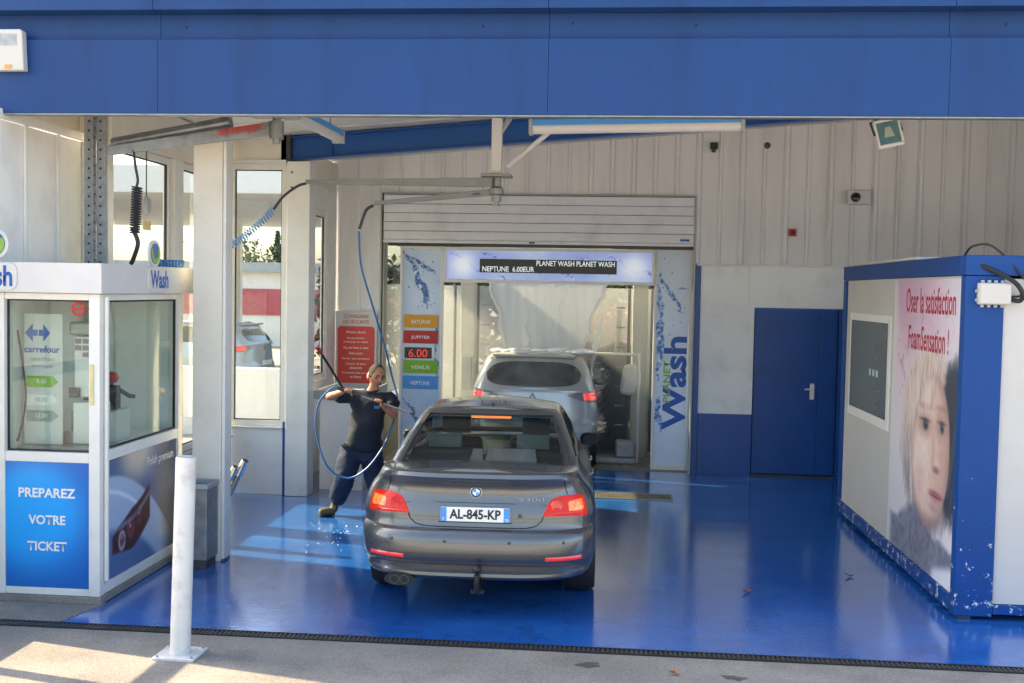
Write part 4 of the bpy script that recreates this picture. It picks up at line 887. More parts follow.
# ------------------------------------------------------------------ floor grate and litter
t = thing('floor_grate', 'brownish steel floor grate in the blue floor beside the dark sedan', 'grate', (.3, 13.65, 0))
q = MB(); q.box(-.5, .80, 13.46, 13.49, .003, .014); q.box(-.5, .80, 13.83, 13.86, .003, .014); q.box(.77, .80, 13.491, 13.829, .003, .014); q.build('frame', 'steel', t)
q = MB(); x = -.49
while x < .76: q.box(x, x + .018, 13.492, 13.828, .003, .012); x += .034
q.build('bars', mat('grate_bars', '#75705f', .6, metal=.3, vary=.25), t)
bx('pit', 'black', t, (-.5, .768, 13.492, 13.828, .0015, .0028), bevel=0)
for (x, y, a, c, lb) in ((1.20, 9.42, 20, '#8a5a2a', 'curled brown dead leaf on the blue floor before the kiosk'), (.46, 7.3, 60, '#9a6a3c', 'reddish dead leaf on the concrete below the drain'), (2.2, 10.1, 10, '#5a4630', 'small grey brown leaf lying along the kiosk side')):
    q = MB(); T = Matrix.Translation((x, y, .006)) @ Matrix.Rotation(R(a), 4, 'Z')
    q.grid(lambda u, v: T @ Vector(((u - .5) * .085, (v - .5) * .055 * math.sin(math.pi * min(max(u, .05), .95)), .012 * math.cos(u * 5) + .014 * abs(v - .5) + .012)), 6, 4)
    tag(q.build('leaf', mat('dead_leaf', c, .7), fix=False), lb, 'leaf')
q = MB()
for k in (1, 4):
    x, y, r_ = [( -.52, 7.36, .07), (.86, 7.30, .055), (1.62, 7.25, .09), (-2.0, 7.4, .05), (-.1, 7.42, .06), (.3, 7.15, .04), (2.3, 7.4, .06), (-1.2, 7.25, .06), (1.2, 7.48, .04)][k]
    q.face([q.v((x + r_ * 1.3 * (1 + .25 * math.sin(3 * a + k) + .18 * math.sin(7 * a + 2 * k) + .1 * math.sin(13 * a)) * math.cos(a), y + r_ * .8 * (1 + .3 * math.cos(2 * a + k) + .2 * math.sin(5 * a + k)) * math.sin(a), -.002)) for a in [i * math.pi / 24 for i in range(48)]])
tag(q.build('stain', mat('wet_stain', (.10, .09, .08), .35), fix=False), None, None, kind='structure')

# ------------------------------------------------------------------ cars
def interp(x, pts):
    xs, ys = zip(*pts); return float(np.interp(x, xs, ys))
def smooth_interp(x, pts):
    """monotone cubic through the points"""
    xs = [p[0] for p in pts]; ys = [p[1] for p in pts]; n = len(xs)
    if x <= xs[0]: return ys[0]
    if x >= xs[-1]: return ys[-1]
    d = [(ys[i + 1] - ys[i]) / (xs[i + 1] - xs[i]) for i in range(n - 1)]
    m = [d[0]] + [0 if d[i - 1] * d[i] <= 0 else 2 * d[i - 1] * d[i] / (d[i - 1] + d[i]) for i in range(1, n - 1)] + [d[-1]]
    i = max(k for k in range(n - 1) if xs[k] <= x); h = xs[i + 1] - xs[i]; t = (x - xs[i]) / h
    return (2 * t ** 3 - 3 * t * t + 1) * ys[i] + (t ** 3 - 2 * t * t + t) * h * m[i] + (-2 * t ** 3 + 3 * t * t) * ys[i + 1] + (t ** 3 - t * t) * h * m[i + 1]
class Shell:
    """stacked plan outlines; q runs 0 (rear centre) .. 1 (rear corner) .. 2 (front corner) .. 3 (front centre)"""
    def __init__(s, yr, yf, hw, zf, Dr, nr, Df, nf): s.yr, s.yf, s.hw, s.zf, s.Dr, s.nr, s.Df, s.nf = yr, yf, hw, zf, Dr, nr, Df, nf
    def xy(s, q, t):
        w_, yr, yf = s.hw(t), s.yr(t), s.yf(t)
        if q <= 1: a = q * math.pi / 2; return w_ * math.sin(a) ** (2 / s.nr), yr + s.Dr * (1 - math.cos(a) ** (2 / s.nr) if q < 1 else 1)
        if q <= 2: return w_, (yr + s.Dr) + (q - 1) * ((yf - s.Df) - (yr + s.Dr))
        a = (3 - q) * math.pi / 2; return w_ * math.sin(a) ** (2 / s.nf), yf - s.Df * (1 - math.cos(a) ** (2 / s.nf) if a < math.pi / 2 else 1)
    def P(s, q, t, sgn=1, off=0):
        x, y = s.xy(q, t); p = Vector((x * sgn, y, s.zf(t, y, x)))
        if off:
            e = 1e-3; a = Vector((*s.xy(min(q + e, 3), t), 0)) - Vector((*s.xy(max(q - e, 0), t), 0)); n = Vector((a.y * sgn, -a.x, 0))
            if n.length > 1e-9: p = p + n.normalized() * off
        return p
    def q_at_x(s, xf): return math.asin(min(1, max(0, xf)) ** (s.nr / 2)) / (math.pi / 2)
    def shell(s, mb, qs, ts, keep=lambda q, t: True):
        for sg in (1, -1):
            V = {}
            def g(i, j):
                if (i, j) not in V: V[i, j] = mb.v(s.P(qs[i], ts[j], sg))
                return V[i, j]
            for i in range(len(qs) - 1):
                for j in range(len(ts) - 1):
                    if keep((qs[i] + qs[i + 1]) / 2, (ts[j] + ts[j + 1]) / 2):
                        f = [g(i, j), g(i + 1, j), g(i + 1, j + 1), g(i, j + 1)]; mb.face(f if sg > 0 else f[::-1])
    def cap(s, mb, qs, t, crown, nx=10, flip=False):
        rows = []
        for q in qs:
            x, y = s.xy(q, t)
            rows.append([mb.v(Vector((x * (2 * k / nx - 1), y, s.zf(t, y, x) + crown(y) * (1 - (2 * k / nx - 1) ** 2)))) for k in range(nx + 1)])
        for i in range(len(rows) - 1):
            for k in range(nx):
                f = [rows[i][k], rows[i][k + 1], rows[i + 1][k + 1], rows[i + 1][k]]; mb.face(f[::-1] if flip else f)
    def patch(s, lo, hi, q0, q1, sgn, off=.004, nu=14, nv=6, thick=.006):
        """lo(u), hi(u): t bounds along u; returns a thin shell riding on the surface"""
        mb = MB(); G = {}
        for L, o in ((0, off), (1, off - thick)):
            for i in range(nu + 1):
                for j in range(nv + 1):
                    u = i / nu; q = q0 + (q1 - q0) * u; t = lo(u) + (hi(u) - lo(u)) * j / nv
                    edge = 0 if (0 < i < nu and 0 < j < nv) else -.0035
                    G[L, i, j] = mb.v(s.P(q, t, sgn, o + (edge if L == 0 else 0)))
        for i in range(nu):
            for j in range(nv):
                mb.face([G[0, i, j], G[0, i + 1, j], G[0, i + 1, j + 1], G[0, i, j + 1]]); mb.face([G[1, i, j], G[1, i, j + 1], G[1, i + 1, j + 1], G[1, i + 1, j]])
        for i in range(nu):
            for j in (0, nv): mb.face([G[0, i, j], G[0, i + 1, j], G[1, i + 1, j], G[1, i, j]])
        for j in range(nv):
            for i in (0, nu): mb.face([G[0, i, j], G[0, i, j + 1], G[1, i, j + 1], G[1, i, j]])
        return mb
    def ribbon(s, mb, path, sgn, r=.0035, off=.001):
        mb.tube([s.P(q, t, sgn, off) for q, t in path], r, 6)
def wheel(parent, x, y, r, wd, sgn, rim=.7):
    T = frame((x, y, r), (0, 1, 0), (0, 0, 1)) if sgn > 0 else frame((x, y, r), (0, -1, 0), (0, 0, 1))
    q = MB(); q.lathe([(r * rim, -wd / 2), (r * .93, -wd / 2), (r, -wd * .36), (r, wd * .36), (r * .93, wd / 2), (r * rim, wd / 2), (r * rim, -wd / 2)], T, 36)
    for k in range(3): q.lathe([(r + .001, -wd * .25 + k * wd * .22), (r + .001, -wd * .25 + k * wd * .22 + .012)], T, 36)
    wl = q.build('wheel', 'rubber', parent, smooth=True, local=True)
    q = MB(); q.lathe([(r * rim, wd * .45), (r * rim * .93, wd * .40), (r * rim * .9, wd * .1), (.06, .0), (0, 0)], T, 36)
    for k in range(10):
        a = k * math.pi / 5; q.prism([(.04, -.018), (r * rim * .94, -.02), (r * rim * .94, .02), (.04, .018)], T @ Matrix.Rotation(a, 4, 'Z'), wd * .30, wd * .40)
    q.lathe([(.0, wd * .43), (.06, wd * .42), (.07, wd * .28)], T, 18); q.build('rim', 'steel', wl, smooth=True, local=True)
def boolean_wells(ob, centres, r):
    q = MB()
    for (x0, x1, y, z) in centres: q.lathe([(0, x0), (r, x0), (r, x1), (0, x1)], frame((0, y, z), (0, 1, 0), (0, 0, 1)), 40)
    c = q.build('cut', 'black', None)
    m = ob.modifiers.new('b', 'BOOLEAN'); m.object = c; m.operation = 'DIFFERENCE'; m.solver = 'EXACT'
    dg = bpy.context.evaluated_depsgraph_get(); me = bpy.data.meshes.new_from_object(ob.evaluated_get(dg))
    ob.modifiers.clear(); old = ob.data; ob.data = me; bpy.data.meshes.remove(old)
    d = c.data; bpy.data.objects.remove(c); bpy.data.meshes.remove(d)
    while len(me.materials) > 1: me.materials.pop(index=len(me.materials) - 1)
    me.polygons.foreach_set('material_index', [0] * len(me.polygons)); me.set_sharp_from_angle(angle=R(28))
def box_local(name, m, parent, *bxs, bevel=.01, smooth=False):
    q = MB()
    for b in bxs: q.box(*b)
    return q.build(name, m, parent, bevel=bevel, local=True, smooth=smooth)

QR = [0, .12, .22, .3, .36, .42, .48, .54, .6, .66, .72, .78, .84, .9, .95, 1.0]
QS = [1 + k / 16 for k in range(1, 17)]
QF = [2.06, 2.12, 2.2, 2.28, 2.36, 2.44, 2.52, 2.6, 2.68, 2.78, 2.9, 3.0]
# ---- dark grey saloon
car = thing('parked_car', 'dark grey saloon car with lit brake lights and tow ball on blue floor', 'car', (-1.0, 8.20, 0), R(2.0)); car.scale = (1.02, 1, 1)
L = 4.84
TZ = 1.145
def ztop(y): return smooth_interp(y, [(0, TZ), (.12, TZ), (.25, TZ - .015), (.7, 1.115), (1.2, 1.06), (2.0, 1.0), (3.2, .985), (4.0, .93), (4.5, .82), (4.84, .70)])
def zf(t, y, x): return t if t < .70 else .70 + (t - .70) * (ztop(y) - .70) / (TZ - .70)
RB = [(.295, .20), (.315, .09), (.335, .045), (.352, .032), (.375, .036), (.395, .060), (.43, .058), (.455, .03), (.475, .012), (.50, 0), (.60, 0), (.66, .012), (.695, .04), (.71, .075), (.73, .085), (.80, .088), (.92, .118), (1.0, .132), (1.045, .118), (1.10, .075), (1.13, .082), (TZ, .11)]
HW = [(.295, .80), (.325, .85), (.40, .893), (.50, .908), (.64, .915), (.70, .91), (.80, .915), (.90, .90), (1.0, .86), (1.06, .815), (TZ, .77)]
body = Shell(lambda t: smooth_interp(t, RB), lambda t: L - smooth_interp(t, [(.29, .12), (.4, .0), (.6, .02), (.8, .12), (TZ, .3)]), lambda t: smooth_interp(t, HW), zf, .62, 3.3, .9, 3.0)
ts = [.295, .305, .315, .335, .352, .365, .375, .385, .395, .43, .455, .475, .50, .55, .60, .64, .67, .695, .71, .73, .78, .84, .90, .95, 1.0, 1.03, 1.06, 1.085, 1.10, 1.13, TZ]
qs = QR + QS + QF
q = MB(); body.shell(q, qs, ts); body.cap(q, qs, TZ, lambda y: .022, 14); body.cap(q, qs, .295, lambda y: 0, 14, True)
bmesh.ops.remove_doubles(q.bm, verts=q.bm.verts, dist=1e-4)
bo = q.build('body', 'grey_paint', car, smooth=True, local=True, sharp=28)
WY = (1.12, 4.01); WX = .80
boolean_wells(bo, [(-1.2, -.60, WY[0], .325), (.60, 1.2, WY[0], .325), (-1.2, -.60, WY[1], .325), (.60, 1.2, WY[1], .325)], .355)
for y in WY:
    for sg in (1, -1): wheel(car, sg * .805, y, .327, .235, sg)
box_local('underbody', 'black', car, (-.66, .66, .7, 4.6, .22, .30), bevel=.02)
# greenhouse
GH = Shell(lambda t: smooth_interp(t, [(0, .70), (.25, .92), (.5, 1.13), (.75, 1.37), (.92, 1.57), (1, 1.69)]), lambda t: 3.72 - smooth_interp(t, [(0, 0), (.5, .42), (1, 1.0)]),
           lambda t: smooth_interp(t, [(0, .755), (.3, .722), (.6, .672), (.85, .626), (.95, .598), (1, .562)]), lambda t, y, x: None, .26, 4.2, .5, 3.2)
def gz(t, y, x): z0 = 1.105 - .06 * (y - .7) / 3; return z0 + t * (1.46 - z0)
GH.zf = gz
gts = [-.12, -.05, 0, .06, .14, .24, .36, .48, .6, .7, .78, .84, .9, .955, 1.0]
qa = GH.q_at_x(.875); qb = GH.q_at_x(.9)
gqs = sorted(set([0, .15, .3, .4, .5, .56, .62, .68] + [qa] + [.90, .95, 1.0] + [1.06, 1.14, 1.30, 1.42, 1.45, 1.60, 1.72, 1.84, 1.94, 2.0] + [2.05, 2.12, 2.2, 2.3, 2.45, 2.6, 2.8, 3.0]))
def is_rear(q, t): return q < qa and .0 < t < .9
def is_side(q, t): return .06 < t < .84 and (1.14 < q < 1.42 or 1.45 < q < 1.94)
def is_front(q, t): return q > 2.12 and .0 < t < .955
q = MB(); GH.shell(q, gqs, gts, lambda a, b: not (is_rear(a, b) or is_side(a, b) or is_front(a, b)))
GH.cap(q, gqs, 1.0, lambda y: .035 * min(1, max(0, (y - 1.6) / .5)) * (1 if y < 2.3 else max(.2, 1 - (y - 2.3))) + .012, 12)
bmesh.ops.remove_doubles(q.bm, verts=q.bm.verts, dist=1e-4)
q.build('roof', 'grey_paint', car, smooth=True, local=True, sharp=28)
for nm, fn_, m_ in (('rear_window', is_rear, 'car_glass'), ('side_windows', is_side, 'car_glass_dark'), ('windscreen', is_front, 'car_glass')):
    q = MB(); GH.shell(q, gqs, gts, fn_); bmesh.ops.remove_doubles(q.bm, verts=q.bm.verts, dist=1e-4)
    gl_ = q.build(nm, m_, car, smooth=True, local=True)
    if nm == 'rear_window': RW = gl_
# black edge band, third brake light, chrome side strips
q = MB()
for sg in (1, -1):
    GH.ribbon(q, [(a, .005) for a in np.linspace(0, qa, 10)] + [(qa, b) for b in np.linspace(.01, .9, 8)] + [(a, .9) for a in np.linspace(qa, 0, 10)], sg, .009, .001)
q.build('seal', 'black', RW, local=True)
q = MB()
for sg in (1, -1):
    GH.ribbon(q, [(1.13, .06), (1.3, .045), (1.6, .045), (1.95, .05)], sg, .007, .004); GH.ribbon(q, [(1.13, .06), (1.16, .5), (1.22, .80), (1.4, .86), (1.7, .86)], sg, .006, .004)
q.build('window_trim', 'black_gloss', car, local=True, smooth=True)
q = MB(); q.prism([(-.175, -.02), (.175, -.02), (.18, .02), (-.18, .02)], frame((0, 1.60, 1.408), (1, 0, 0), (0, .35, 1)), -.012, .004); q.build('brake_lamp', 'brake_glow', car, local=True)
# cabin
box_local('cabin_floor', 'interior', car, (-.66, .66, 1.4, 3.6, .4, .45), (-.7, .7, 3.3, 3.66, .45, .98), bevel=.03)
box_local('parcel_shelf', 'interior', car, (-.66, .66, .86, 1.35, 1.06, 1.085), bevel=.01)
for x in (-.38, .38):
    q = MB(); q.box(x - .30, x + .30, 1.36, 1.52, .5, 1.14); q.box(x - .30, x + .30, 1.4, 1.9, .45, .62)
    s_ = q.build('rear_seat', 'interior', car, bevel=.05, local=True); q = MB(); q.box(x - .14, x + .14, 1.36, 1.45, 1.15, 1.27); q.tube([(x - .06, 1.42, 1.1), (x - .06, 1.42, 1.2)], .008); q.build('headrest', 'seat_grey', s_, bevel=.035, local=True)
    q = MB(); q.box(x - .25, x + .25, 2.25, 2.4, .5, 1.12); q.box(x - .25, x + .25, 2.3, 2.8, .45, .62)
    s_ = q.build('front_seat', 'interior', car, bevel=.05, local=True); q = MB(); q.box(x - .13, x + .13, 2.27, 2.36, 1.16, 1.31); q.tube([(x - .06, 2.3, 1.1), (x - .06, 2.3, 1.2)], .008); q.build('headrest', 'seat_grey', s_, bevel=.035, local=True)
box_local('inner_mirror', 'black', car, (-.10, .10, 2.98, 3.0, 1.28, 1.34), bevel=.01)
# tail lamps
def tl(sg):
    q0, q1 = body.q_at_x(.555), body.q_at_x(.915)
    lo = lambda u: .815 - .008 * u; hi = lambda u: smooth_interp(u, [(0, .825), (.05, .87), (.12, .92), (.25, .955), (.5, .973), (.75, .973), (1, .962)])
    h = body.patch(lo, hi, q0, q1, sg, .006, 20, 8, .02).build('tail_lamp', 'lamp_red', car, local=True, smooth=True, sharp=50)
    qm0, qm1 = body.q_at_x(.765), body.q_at_x(.895)
    body.patch(lambda u: .85, lambda u: .945 - .02 * (1 - u) ** 2, qm0, qm1, sg, .0085, 8, 5, .004).build('amber_glow', 'lamp_amber', h, local=True, smooth=True)
    c = body.P(body.q_at_x(.672), .893, sg, .009); nrm = (body.P(body.q_at_x(.672), .893, sg, .1) - body.P(body.q_at_x(.672), .893, sg, 0)).normalized(); rr = Vector((0, 0, 1)).cross(nrm)
    T = frame(c, rr, nrm.cross(rr)); q = MB(); q.lathe([(.0, .002), (.03, .002), (.034, .006), (.044, .006), (.048, 0)], T, 22); q.build('ring', 'lamp_deep', h, local=True, smooth=True)
    body.patch(lambda u: .822, lambda u: .836, body.q_at_x(.60), body.q_at_x(.88), sg, .0088, 8, 2, .004).build('lower_strip', 'lamp_deep', h, local=True)
for sg in (-1, 1): tl(sg)
# boot seam, bumper lines
q = MB()
for sg in (-1, 1):
    X = lambda f: body.q_at_x(f)
    body.ribbon(q, [(0, .722), (X(.3), .722), (X(.42), .724), (X(.50), .74), (X(.545), .78), (X(.557), .815)], sg, .0042, .001)
    body.ribbon(q, [(X(.79), .977), (X(.80), 1.03), (X(.83), 1.09), (X(.84), 1.122)], sg, .003, .0005)
    body.ribbon(q, [(X(.95), .733), (1.1, .725), (1.16, .62), (1.17, .55)], sg, .003, .0005)
    body.ribbon(q, [(1.28, .35), (1.30, .6), (1.34, .8), (1.36, .98)], sg, .003, .0005); body.ribbon(q, [(1.58, .32), (1.59, .6), (1.59, .98)], sg, .003, .0005)
    body.ribbon(q, [(0, .905), (X(.3), .905), (X(.59), .893)], sg, .0022, .0002)
q.build('panel_gaps', 'black', car, local=True)
# plate, badge, model script
pl_ = box_local('number_plate', 'white_text', car, (-.26, .26, .062, .078, .768, .878), bevel=.004)
box_local('blue_band', 'sky_blue', pl_, (-.259, -.215, .0595, .0615, .769, .877), (.215, .259, .0595, .0615, .769, .877), bevel=0)
q = MB(); q.text('AL-845-KP', frame((0, .0608, .789), *FRONT), height=.076, width=.385, bold=.03, depth=.001); q.build('characters', 'black', pl_, local=True, fix=False)
q = MB(); q.text('F', frame((-.237, .0588, .777), *FRONT), height=.022); q.text('78', frame((.237, .0588, .777), *FRONT), height=.022); q.build('region_code', 'white_text', pl_, local=True, fix=False)
box_local('plate_recess', 'black', car, (-.275, .275, .079, .095, .757, .764), bevel=.002)
yb = body.yr(1.0); T = frame((0, yb - .004, .985), (1, 0, 0), (0, .17, 1))
q = MB(); q.lathe([(0, .004), (.041, .004), (.043, -.003)], T, 32); b_ = q.build('badge', 'black_gloss', car, local=True, smooth=True)
q = MB(); q.lathe([(.041, .0055), (.0435, .006), (.045, .002)], T, 32); q.lathe([(.026, .0055), (.0275, .006), (.029, .0045)], T, 32); q.build('badge_ring', 'chrome', b_, local=True, smooth=True)
for k, m_ in ((0, 'white_text'), (1, 'sky_blue'), (2, 'white_text'), (3, 'sky_blue')):
    q = MB(); q.prism([(0, 0)] + [(.0255 * math.cos(k * math.pi / 2 + a), .0255 * math.sin(k * math.pi / 2 + a)) for a in np.linspace(0, math.pi / 2, 8)], T, .0045, .0052); q.build('quadrant', m_, b_, local=True)
q = MB(); q.text('BMW', T @ Matrix.Translation((0, .030, .0045)), height=.0085, bold=.02); q.build('badge_letters', 'white_text', b_, local=True, fix=False)
q = MB(); q.text('530d', frame((.415, body.yr(.94) + .008, .925), (1, .10, 0), (0, .15, 1)), height=.027, width=.19, bold=.0, depth=.012); q.build('model_script', 'steel', car, local=True, fix=False)
q = MB(); q.lathe([(0, .006), (.014, .005), (.016, 0)], frame((.335, body.yr(.81) + .004, .815), *FRONT), 14); q.build('boot_lock', 'dark_steel', car, local=True, smooth=True)
for sg in (-1, 1): body.patch(lambda u: .485 - 0 * u, lambda u: .517, body.q_at_x(.585), body.q_at_x(.885), sg, .004, 10, 3, .006).build('reflector', 'reflector', car, local=True)
for x in (-.62, -.22, .26, .66):
    p = body.P(body.q_at_x(abs(x) / .908), .625, 1 if x > 0 else -1); q = MB(); q.lathe([(0, .002), (.011, .0015), (.0125, 0)], frame(p + Vector((0, -.001, 0)), *FRONT), 14); q.build('parking_sensor', 'dark_steel', car, local=True)
q = MB(); body_ = body
for sg in (-1, 1): body.ribbon(q, [(a, .462) for a in np.linspace(0, 1.1, 20)], sg, .0035, .0)
q.build('bumper_line', 'dark_steel', car, local=True)
for x in (-.60, -.525):
    q = MB(); q.lathe([(.028, .18), (.028, -.03), (.037, -.03), (.039, -.01), (.039, .18)], frame((x, .075, .312), (-1, 0, 0), (0, 0, 1)), 20); q.lathe([(0, .1), (.028, .1)], frame((x, .075, .312), (-1, 0, 0), (0, 0, 1)), 20); q.build('exhaust_tip', 'dark_steel', car, local=True, smooth=True, sharp=40)
q = MB(); q.prism([(-.5625 + .115 * math.cos(a), .312 + .047 * math.sin(a)) for a in np.linspace(0, 2 * math.pi, 25)[:-1]], frame((0, .052, 0), *FRONT), -.05, .004); q.build('exhaust_surround', 'rubber', car, local=True)
q = MB(); q.tube(spline([(.03, .3, .27), (.03, .1, .25), (.03, -.02, .26), (.03, -.05, .32), (.03, -.05, .39)]), .021, 10); q.lathe([(0, .04)] + [(.034 * math.sin(a), .02 - .0 + .034 * -math.cos(a)) for a in np.linspace(.3, 3.0, 8)] + [(0, .054)], Matrix.Translation((.03, -.05, .41)), 16)
q.box(-.02, .08, -.01, .05, .235, .26); q.build('tow_ball', 'black', car, local=True, smooth=True, sharp=45)
# mirrors, handles, fin
for sg in (-1, 1):
    q = MB(); q.box(sg * .80 if sg > 0 else -1.0, sg * 1.0 if sg > 0 else -.80, 3.02, 3.17, .965, 1.085); mr_ = q.build('mirror', 'black', car, bevel=.05, local=True, smooth=True)
    q = MB(); q.box(min(sg * .83, sg * .98), max(sg * .83, sg * .98), 3.012, 3.02, .98, 1.07); q.build('mirror_glass', 'rubber', mr_, local=True)
    for qy in (1.45, 1.74):
        p0 = body.P(qy, .90, sg, .012); p1 = body.P(qy + .065, .90, sg, .012); q = MB(); q.tube([p0, p1], .012, 8); q.build('door_handle', 'grey_paint', car, local=True, smooth=True)
q = MB(); q.prism([(-.05, 0), (.06, 0), (.02, .05), (-.02, .055)], frame((0, 1.83, 1.455), (0, -1, 0), (0, 0, 1)), -.014, .014); q.build('antenna_fin', 'grey_paint', car, local=True, bevel=.008)
t = thing('paper_sheet', 'white papers lying behind the rear window of the dark saloon', 'paper', (-1.0, 9.2, 1.06))  # sheets imitate a bright reflection in the rear window
MC = WM[car]
for k, (x0, x1, y0, y1) in enumerate(((-.13, -.02, .93, 1.30), (.0, .44, .92, 1.32))):
    q = MB(); z_ = 1.092 + .003 * k; V = [q.v(MC @ Vector(p)) for p in ((x0, y0, z_), (x1, y0, z_), (x1 - .03, y1, z_ + .06), (x0, y1, z_ + .06))]; q.face(V); q.build('sheet', 'white_plain', t, fix=False)

# ---- silver hatchback in the tunnel
hat = thing('hatchback', 'pale silver hatchback with ivory roof inside the wash tunnel under foam', 'car', (-1.08, 15.33, 0), R(1)); hat.scale = (1.02,) * 3
L2 = 4.1
def ztop2(y): return smooth_interp(y, [(0, 1.13), (.5, 1.13), (2.8, 1.06), (3.3, .98), (3.8, .86), (4.1, .72)])
TZ2 = 1.13
B2 = Shell(lambda t: smooth_interp(t, [(.24, .16), (.34, .05), (.5, 0), (.62, .01), (.68, .05), (.8, .06), (.95, .075), (TZ2, .10)]), lambda t: L2 - smooth_interp(t, [(.24, .1), (.5, 0), (.8, .12), (TZ2, .3)]),
           lambda t: smooth_interp(t, [(.24, .80), (.4, .875), (.6, .905), (.8, .905), (.95, .885), (TZ2, .845)]), lambda t, y, x: t if t < .7 else .7 + (t - .7) * (ztop2(y) - .7) / (TZ2 - .7), .55, 3.0, .8, 3.0)
ts2 = [.24, .28, .34, .42, .5, .56, .62, .65, .68, .74, .8, .87, .95, 1.0, TZ2]
q = MB(); B2.shell(q, qs, ts2); B2.cap(q, qs, TZ2, lambda y: .02, 12); B2.cap(q, qs, .24, lambda y: 0, 12, True); bmesh.ops.remove_doubles(q.bm, verts=q.bm.verts, dist=1e-4)
bo = q.build('body', 'silver_paint', hat, smooth=True, local=True, sharp=30)
boolean_wells(bo, [(-1.2, -.62, .68, .33), (.62, 1.2, .68, .33), (-1.2, -.62, 3.28, .33), (.62, 1.2, 3.28, .33)], .36)
for y in (.68, 3.28):
    for sg in (1, -1): wheel(hat, sg * .79, y, .33, .21, sg)
G2 = Shell(lambda t: smooth_interp(t, [(0, .09), (.4, .22), (.75, .36), (.9, .40), (1, .47)]), lambda t: 3.1 - smooth_interp(t, [(0, 0), (.5, .4), (1, 1.0)]),
           lambda t: smooth_interp(t, [(0, .85), (.3, .81), (.7, .735), (.9, .68), (1, .62)]), lambda t, y, x: 1.115 + t * .475, .34, 3.2, .5, 3.0)
g2t = [-.06, 0, .06, .12, .2, .3, .42, .54, .66, .76, .82, .9, .96, 1.0]
q2a = G2.q_at_x(.86)
g2q = sorted(set([0, .15, .3, .4, .48, .54, .6, .66, .72, .78, q2a, .95, 1.0, 1.05, 1.1, 1.4, 1.45, 1.7, 1.93, 2.0, 2.12, 2.2, 2.4, 2.6, 2.8, 3.0]))
q = MB(); sidew = lambda a, b: .08 < b < .85 and (1.1 < a < 1.4 or 1.45 < a < 1.93)
frontw = lambda a, b: a > 2.12 and 0 < b < .96
G2.shell(q, g2q, g2t, lambda a, b: not (sidew(a, b) or frontw(a, b)) and b <= .76); bmesh.ops.remove_doubles(q.bm, verts=q.bm.verts, dist=1e-4); q.build('pillars', 'silver_paint', hat, smooth=True, local=True, sharp=30)
q = MB(); G2.shell(q, g2q, g2t, lambda a, b: not (sidew(a, b) or frontw(a, b)) and b > .76); G2.cap(q, g2q, 1.0, lambda y: .045, 12); bmesh.ops.remove_doubles(q.bm, verts=q.bm.verts, dist=1e-4)
rf = q.build('roof', 'ivory_paint', hat, smooth=True, local=True, sharp=30)
q = MB(); q.prism([(-.55, -.018), (.55, -.018), (.60, .018), (-.60, .018)], frame((0, .385, 1.565), (1, 0, 0), (0, .3, 1)), -.1, .045); q.build('spoiler', 'ivory_paint', rf, local=True, bevel=.012)
q = MB(); G2.shell(q, g2q, g2t, sidew); q.build('side_windows', 'car_glass_dark', hat, local=True); q = MB(); G2.shell(q, g2q, g2t, frontw); q.build('windscreen', 'car_glass_dark', hat, local=True)
# rear window: rounded dark pane riding on the tailgate
def rw(u, top):
    e = (1 - min(1, u) ** 5) ** (1 / 2.2)
    return (.47 + .33 * e) if top else (.47 - .36 * e)
for sg in (-1, 1):
    pass
mbw = MB(); G = {}
nu, nv = 36, 10
for i in range(nu + 1):
    u = -1 + 2 * i / nu; sg = 1 if u >= 0 else -1
    for j in range(nv + 1):
        au = min(abs(u), .999); lo_, hi_ = rw(au, 0), rw(au, 1); G[i, j] = mbw.v(G2.P(G2.q_at_x(au * .84), lo_ + (hi_ - lo_) * j / nv, sg, .006))
for i in range(nu):
    for j in range(nv): mbw.face([G[i, j], G[i + 1, j], G[i + 1, j + 1], G[i, j + 1]])
mbw.build('rear_window', mat('dark_glass', (.10, .105, .105), .10, coat=1, vary=.5, scale=3), hat, local=True, smooth=True)
for sg in (-1, 1):
    lo = lambda u: smooth_interp(u, [(0, 1.04), (.25, .975), (.6, .94), (1, .965)]); hi = lambda u: smooth_interp(u, [(0, 1.05), (.3, 1.10), (.7, 1.124), (1, 1.126)])
    h = B2.patch(lo, hi, B2.q_at_x(.55), 1.05, sg, .008, 16, 6, .02).build('tail_lamp', 'lamp_clear', hat, local=True, smooth=True)
    B2.patch(lambda u: .96 + .02 * (1 - u), lambda u: 1.115, B2.q_at_x(.80), 1.02, sg, .011, 10, 5, .004).build('red_lens', mat('lamp_hot', (.7, .03, .03), .2, coat=1, emit=(1, .06, .05), estr=.2), h, local=True, smooth=True)
    B2.patch(lambda u: 1.02, lambda u: 1.065, B2.q_at_x(.90), B2.q_at_x(.99), sg, .0125, 6, 2, .003).build('dark_core', 'lamp_deep', h, local=True)
yb2 = B2.yr(.97)
q = MB(); o4 = [(0, .065), (.042, 0), (0, -.065), (-.042, 0)]; i4 = [(0, .035), (.02, 0), (0, -.035), (-.02, 0)]
T = frame((0, yb2 - .006, 1.02), *FRONT)
for k in range(4): q.prism([o4[k], o4[(k + 1) % 4], i4[(k + 1) % 4], i4[k]], T, 0, .01)
q.build('badge', 'chrome', hat, local=True)
q = MB(); q.box(-.26, .26, -.012, .0, .62, .73); q.build('number_plate', 'white_text', hat, local=True)
box_local('bumper_trim', 'black', hat, (-.6, .6, -.012, .05, .28, .42), bevel=.02)
for sg in (-1, 1):
    q = MB(); q.box(min(sg * .86, sg * 1.03), max(sg * .86, sg * 1.03), 2.55, 2.68, 1.0, 1.12); q.build('mirror', 'silver_paint', hat, bevel=.04, local=True, smooth=True)
